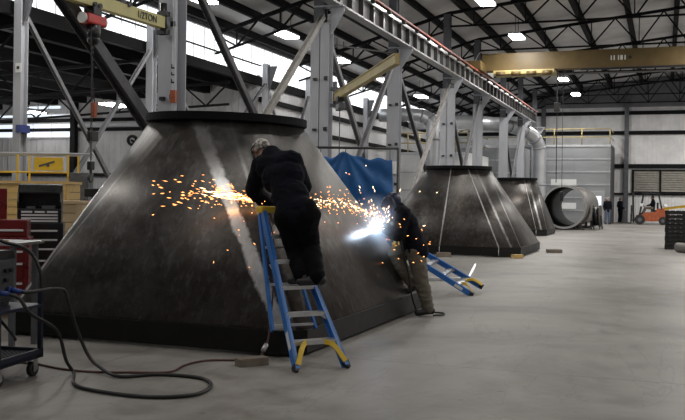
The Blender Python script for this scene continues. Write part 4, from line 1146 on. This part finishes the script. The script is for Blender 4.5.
for a in range(-8, 8):
    pp_ = [h+f*(.125*cos(q))+sd*(.112*sin(q))+upv*zz-f*(0 if zz > 0 else .012) for q, zz in ((a*.12, .05), (a*.12+.125, .05), (a*.12+.125, -.13), (a*.12, -.13))]
    m.b.faces.new([m.b.verts.new(p) for p in pp_])
o = obj('face_shield', m, mat('smoked_shield', (.20, .21, .22), .15), G, label='grey curved face shield'); o.modifiers.new('thick', 'SOLIDIFY').thickness = .003
obj('head_strap', MB().tube([h+f*(.10*cos(q))+sd*(.089*sin(q))+upv*.045 for q in [2*pi*k/24 for k in range(24)]], .009, 6, close=True), M['black'], G)
m = MB().cap((.055, .13, .80), (.115, .13, .70), .050, .055, 12).cap((.115, .13, .70), (.095, .12, .56), .055, .042, 12).cap((.095, .12, .56), (.06, .12, .50), .042, .030, 12)
obj('tool_pouch', remesh(m, .012, 3, .005, 12, 5), M['glove'], G, label='dark pouch hanging at the right hip')
# grinder
gc = P(-.375, 8.73, .722)
loc = lambda x, y, z: gc+Matrix.Rotation(YAW, 3, 'Z') @ V((x, y, z))
nrm = (Matrix.Rotation(-YAW, 3, 'Z') @ V((.53, -.56, .64))).normalized()
t = thing('angle_grinder', 'black angle grinder in the hands of the worker on the ladder', 'grinder', gc, YAW)
cp = V((-.39, 1.205, .79)); ax = (V((-.35, .5, -.35))).normalized()
tip = cp+nrm*.05
b0 = V((-.36, 1.09, .80))
obj('motor_body', MB().cap(b0, b0+V((.20, -.10, .03)), .030, .028, 12).cap(b0+V((-.05, .06, 0)), b0, .034, .032, 12), M['black'], t)
obj('gear_head', MB().cap(b0+V((-.06, .07, 0)), b0+V((-.075, .09, -.01)), .036, .030, 12), M['greymachine'], t)
w0 = b0+V((-.075, .105, -.012)); obj('disc', MB().cyl(w0-nrm.cross(V((1, 0, 0))).normalized()*.004, w0+nrm.cross(V((1, 0, 0))).normalized()*.004, .062, n=24), M['dark_steel'], t)
obj('side_handle', MB().cap(b0+V((-.06, .06, .02)), b0+V((-.11, .0, .09)), .016, .018, 10), M['black'], t)

# crouching welder
J = dict(pel=(-.20, .02, .93), chest=(-.33, .03, 1.24), neck=(-.43, .03, 1.43), head=(-.50, .02, 1.525), face=(-.80, -.02, -.50), crown=(-.4, 0, .9),
         shL=(-.40, .20, 1.36), shR=(-.37, -.15, 1.36), elL=(-.47, .27, 1.10), elR=(-.44, -.24, 1.10), wrL=(-.575, .10, 1.12), wrR=(-.60, -.07, 1.18),
         hdL=(-.6, -.4, .15), pnL=(.2, -.2, 1), cuL=(1.0, 0, 0), hdR=(-.75, .3, .1), pnR=(.0, .1, -1), cuR=(1.0, 0, 0),
         hipL=(-.23, .13, .885), hipR=(-.19, -.06, .885), knL=(-.475, .13, .80), knR=(-.10, -.05, .47), anL=(-.19, .13, .40), anR=(.0, 0, .098), toL=(-.27, .13, .315), toR=(-.15, -.04, .046))
W0 = P(1.18, 12.15, 0)
W, J, h, f, upv, sd, R = person('welder in dark jacket and khaki trousers leaning in to weld the large hopper', W0, YAW, J, 'navy', trouser='khaki', gloves='glove_blue', seed=5, wr=.008, bulk=.024, sm=12)
m = MB()
K = 14; rows_ = []
for zz, rr, fo in ((.115, .05, .02), (.10, .085, .02), (.06, .112, .02), (.0, .122, .022), (-.07, .118, .03), (-.13, .095, .045), (-.155, .07, .06)):
    rows_.append([m.b.verts.new(h+upv*zz+f*(fo+rr*1.12*cos(q))+sd*(rr*sin(q))) for q in [-1.9+3.8*k/K for k in range(K+1)]])
for a_, b_ in zip(rows_, rows_[1:]):
    for k in range(K):
        fc = m.b.faces.new((a_[k], a_[k+1], b_[k+1], b_[k])); fc.smooth = True
m.b.faces.new(rows_[0])
o = obj('welding_helmet', m, M['hood'], W, label='dark blue welding helmet'); o.modifiers.new('thick', 'SOLIDIFY').thickness = .004
obj('helmet_window', MB().box(h+f*.160+upv*.02, (.11, .012, .06), R=R, bev=.003), M['glass'], o)
m = MB().sph(h+upv*.02-f*.02, .112, (.86, 1, 1.02), R, 18)
for v in list(m.b.verts):
    if (v.co-h).dot(f) > .03: m.b.verts.remove(v)
obj('hood_cloth', m, M['hood'], W, label='dark blue cloth hood'); 
mm = MB()
for q in ('L',):
    mm.sph(lerp(J['knL'], J['anL'], .12)+V((-.035, 0, -.01)), .062, (.7, 1, 1.2), n=12)
obj('knee_pad', mm, M['black'], W)
# torch
wl = lambda x, y, z: V((x, y, z))
t = thing('welding_torch', 'dark welding torch held by the welder at the bright arc', 'torch', W0, YAW)
obj('torch_handle', MB().cap((-.68, -.035, 1.20), (-.60, -.055, 1.215), .015, .017, 10).cap((-.60, -.055, 1.215), (-.50, -.09, 1.19), .017, .015, 10), M['black'], t)
obj('torch_neck', MB().tube(spline([(-.68, -.035, 1.20), (-.705, -.03, 1.195), (-.725, -.025, 1.175)]), .009, 8), M['steel'], t)
obj('torch_cable', MB().tube(spline([(-.50, -.09, 1.19), (-.40, -.18, 1.02), (-.30, -.20, .62), (-.22, -.12, .22), (-.10, .10, .02), (.10, .22, .02), (.22, .14, .02), (.20, .0, .02), (.06, -.10, .02)], 8), .012, 8), M['rubber'], t)
bpy.context.view_layer.update()
ARC = W0+Matrix.Rotation(YAW, 3, 'Z') @ V((-.735, -.02, 1.165))
t = thing('welding_arc', 'blinding blue white welding arc on the side of the large hopper', 'welding arc', ARC)
obj('arc_core', MB().sph((0, 0, 0), .030, n=12), M['arc'], t)
l = bpy.data.lights.new('arc_light', 'POINT'); l.energy = 7; l.color = (.55, .74, 1.0); l.shadow_soft_size = .03
o = bpy.data.objects.new('arc_light', l); COL.objects.link(o); o.location = ARC+(Matrix.Rotation(YAW, 3, 'Z') @ V((.035, -.09, .04)))
# glare of the arc, added as a haze volume that it lights
def glare():
    mm = bpy.data.materials.new('arc_glare'); mm.use_nodes = True; n = mm.node_tree.nodes; l = mm.node_tree.links
    n.remove(n['Principled BSDF']); out = n['Material Output']
    vs = n.new('ShaderNodeVolumeScatter'); vs.inputs['Color'].default_value = (.9, .94, 1, 1); vs.inputs['Anisotropy'].default_value = .2
    tc = n.new('ShaderNodeTexCoord'); ln = n.new('ShaderNodeVectorMath'); ln.operation = 'LENGTH'; l.new(tc.outputs['Object'], ln.inputs[0])
    a = n.new('ShaderNodeMapRange'); a.inputs[1].default_value = .0; a.inputs[2].default_value = .50; a.inputs[3].default_value = 2.2; a.inputs[4].default_value = 0
    l.new(ln.outputs['Value'], a.inputs[0]); l.new(a.outputs[0], vs.inputs['Density']); l.new(vs.outputs[0], out.inputs['Volume']); return mm
o = obj('arc_glare', MB().sph((0, 0, 0), .50, n=24), glare(), None, ARC); tag(o, 'pale blue glare, drawn as a haze volume, round the welding arc', 'glare', kind='stuff')

# sparks
def bits(n, fn, rr):
    m = MB()
    for k in range(n):
        p, d, L, r = fn(rr)
        d = d.normalized(); x, y, z = frame(d); a = p-d*L/2; b_ = p+d*L/2; c = p
        v = [m.b.verts.new(q) for q in (a, c+x*r, c+y*r, c-x*r, c-y*r, b_)]
        for i, j in ((1, 2), (2, 3), (3, 4), (4, 1)):
            m.b.faces.new((v[0], v[j], v[i])); m.b.faces.new((v[5], v[i], v[j]))
    return m
OUT = V((.75, -.55, .35))
S0 = loc(-.40, 1.19, .79)
Ru = V((CY, SY, 0)); Rd = V((-SY, CY, 0)); UZ = V((0, 0, 1))
def left(rr):                                                   # stream thrown to the left along the front face
    t = min(1.3, abs(rr.gauss(.45, .36))); spread = .03+.27*t
    u = -.05-.92*t; z = .00+.24*t-.13*t*t+rr.gauss(0, .36)*spread; d = -.08-.16*t+rr.gauss(0, .15)*spread-.05
    return S0+Ru*u+Rd*d+UZ*z, Ru*-1+UZ*(.12+rr.gauss(0, .16)+.1*(.5-t)), rr.uniform(.018, .050)*(.7+.5*t), rr.uniform(.0028, .0062)
def left_hot(rr):
    t = rr.random()**1.5*.85; spread = .008+.08*t
    u = -.02-.85*t; z = .20*t-.10*t*t+rr.gauss(0, .40)*spread; d = -.08-.14*t-.02
    return S0+Ru*u+Rd*d+UZ*z, Ru*-1+UZ*(.15+rr.gauss(0, .06)), rr.uniform(.04, .09), rr.uniform(.003, .0065)
R0 = loc(-.10, 1.02, .76); R1 = ARC+V((.05, -.1, .04))
def right(rr):
    t = rr.random(); p = R0.lerp(R1, t)+UZ*(.10*sin(t*3)+rr.gauss(0, .07))+Rd*(-.12*sin(t*3.1)+rr.gauss(0, .05))+Ru*rr.gauss(0, .04)
    p += V((.10, -.02, .045))
    return p, (R1-R0).normalized()+UZ*rr.gauss(-.05, .22), rr.uniform(.018, .055), rr.uniform(.003, .0065)
def right_hot(rr):
    t = rr.random()**1.2; p = R0.lerp(R1, t)+UZ*(.10*sin(t*3)+rr.gauss(0, .025))+Rd*(-.12*sin(t*3.1)+rr.gauss(0, .03))
    p += V((.10, -.02, .045))
    return p, (R1-R0).normalized()+UZ*rr.gauss(-.04, .08), rr.uniform(.04, .09), rr.uniform(.003, .0065)
def loose(rr):                                                  # stray ones falling down the face
    u = rr.uniform(-.75, .95); z = rr.uniform(-.75, .45)*abs(rr.gauss(0, .6))
    d = -.45+.30*z if u < .2 else .55
    return S0+Ru*u+Rd*d+UZ*z, Ru*rr.gauss(0, 1)+UZ*rr.gauss(0, .5), rr.uniform(.012, .03), rr.uniform(.003, .0055)
def weld(rr):                                                   # fan round the arc
    a = rr.gauss(2.1, .9); q = abs(rr.gauss(0, .30))+.03
    p = ARC+Ru*(cos(a)*q+.06)+UZ*(sin(a)*q)+Rd*(-.06+rr.uniform(-.20, .02))
    return p, Ru*cos(a)+UZ*sin(a), rr.uniform(.015, .05), rr.uniform(.003, .0065)
def weld_fall(rr):
    p = ARC+Ru*rr.uniform(.0, .75)+UZ*rr.uniform(-.45, .18)+Rd*rr.uniform(-.55, -.25)
    return p, Ru*rr.gauss(.6, .5)+UZ*rr.gauss(-.3, .5), rr.uniform(.018, .04), rr.uniform(.0035, .0065)
rr = random.Random(11)
t = thing('grinding_sparks', 'shower of orange sparks flying both ways from the grinder', 'sparks', (0, 0, 0)); t['kind'] = 'stuff'
o = obj('spark_bits', bits(210, left, rr), M['sparks'], t); o['kind'] = 'stuff'
o = obj('hot_bits', bits(85, left_hot, rr), M['sparks_hot'], t); o['kind'] = 'stuff'
o = obj('spark_bits', bits(150, right, rr), M['sparks'], t); o['kind'] = 'stuff'
o = obj('hot_bits', bits(75, right_hot, rr), M['sparks_hot'], t); o['kind'] = 'stuff'
o = obj('stray_bits', bits(55, loose, rr), M['sparks'], t); o['kind'] = 'stuff'
t = thing('welding_sparks', 'spray of sparks bursting round the welding arc', 'sparks', (0, 0, 0)); t['kind'] = 'stuff'
o = obj('hot_bits', bits(110, weld, rr), M['sparks_hot'], t); o['kind'] = 'stuff'
o = obj('spark_bits', bits(20, weld_fall, rr), M['sparks'], t); o['kind'] = 'stuff'

# far people
def stand(lean=0, arm=0):
    return dict(pel=(0, 0, .96), chest=(0, .01+lean, 1.28), neck=(0, .0+lean, 1.50), head=(0, -.03+lean, 1.63), face=(0, -1, -.15), shL=(.19, 0+lean, 1.43), shR=(-.19, 0+lean, 1.43),
                elL=(.25, .03, 1.15), elR=(-.25, .03, 1.15), wrL=(.23, -.05-arm, .92+arm), wrR=(-.23, -.06-arm, .92+arm), hipL=(.09, 0, .92), hipR=(-.09, 0, .92), knL=(.11, -.02, .50), knR=(-.10, -.02, .50),
                anL=(.12, .02, .09), anR=(-.12, .02, .09), toL=(.14, -.15, .04), toR=(-.14, -.15, .04))
person('person in dark top and blue jeans standing by the booth corner', (-3.52, 61.6, 0), .5, stand(), 'navy', .016, trouser='jeans', hair='camo', seed=8)
person('person in all dark clothes standing left of the forklift', (-2.86, 64.7, 0), 2.2, stand(.02, .1), 'navy', .016, hair='leather', seed=9)
J = dict(pel=(.18, 0, 1.10), chest=(.20, 0, 1.42), neck=(.18, 0, 1.63), head=(.15, 0, 1.76), face=(-1, 0, -.1), shL=(.18, -.19, 1.56), shR=(.18, .19, 1.56), elL=(.05, -.24, 1.30), elR=(.05, .24, 1.30),
         wrL=(-.15, -.14, 1.24), wrR=(-.15, .14, 1.24), hipL=(.16, -.09, 1.08), hipR=(.16, .09, 1.08), knL=(-.26, -.12, 1.08), knR=(-.26, .12, 1.08), anL=(-.42, -.12, .74), anR=(-.42, .12, .74), toL=(-.58, -.12, .70), toR=(-.58, .12, .70))
person('driver in dark clothes sitting on the orange forklift', (-.90, 63.0, .02), 0, J, 'navy', .016, hair='leather', trouser='khaki', seed=10)
# each separate piece of a part becomes a part of its own
bpy.context.view_layer.update()
KEEP = {'panel_rib', 'panel_post', 'deck_mesh', 'chain', 'jib_lettering', 'girder_marking', 'column_marking', 'tray_bits', 'lower_deck', 'window_frame', 'spark_bits', 'hot_bits', 'stray_bits', 'mast', 'carriage', 'chassis', 'cone_shell', 'sticker', 'side_boards', 'panel_marking'}
for o in list(bpy.data.objects):
    if o.type == 'MESH' and o.parent and not o.get('kind') and o.data.users == 1 and o.name.split('.')[0] not in KEEP: split_loose(o)
# ------------------------------------------------------------------ camera, world, view
cam = bpy.data.cameras.new('camera'); co = bpy.data.objects.new('camera', cam); COL.objects.link(co)
cam.sensor_width = 36; cam.sensor_fit = 'HORIZONTAL'; cam.lens = 36*900/685; cam.clip_start = .1; cam.clip_end = 300
RHO = .014
cam.shift_y = -13.8/685
R = Matrix((V((CY, SY, 0)), V((0, 0, 1)), V((SY, -CY, 0)))).transposed()       # level, turned left of the hall axis
co.matrix_world = Matrix.Translation((0, 0, 1.6)) @ (R @ Matrix.Rotation(RHO, 3, 'Z')).to_4x4()
SC.camera = co
w = bpy.data.worlds.new('world'); SC.world = w; w.use_nodes = True
w.node_tree.nodes['Background'].inputs[0].default_value = (.6, .72, 1, 1); w.node_tree.nodes['Background'].inputs[1].default_value = .15
vs = SC.view_settings; vs.view_transform = 'Standard'; vs.look = 'None'; vs.gamma = 1; vs.exposure = 0.46; vs.use_curve_mapping = False
SC.cycles.use_denoising = True
SC.cycles.max_bounces = 6
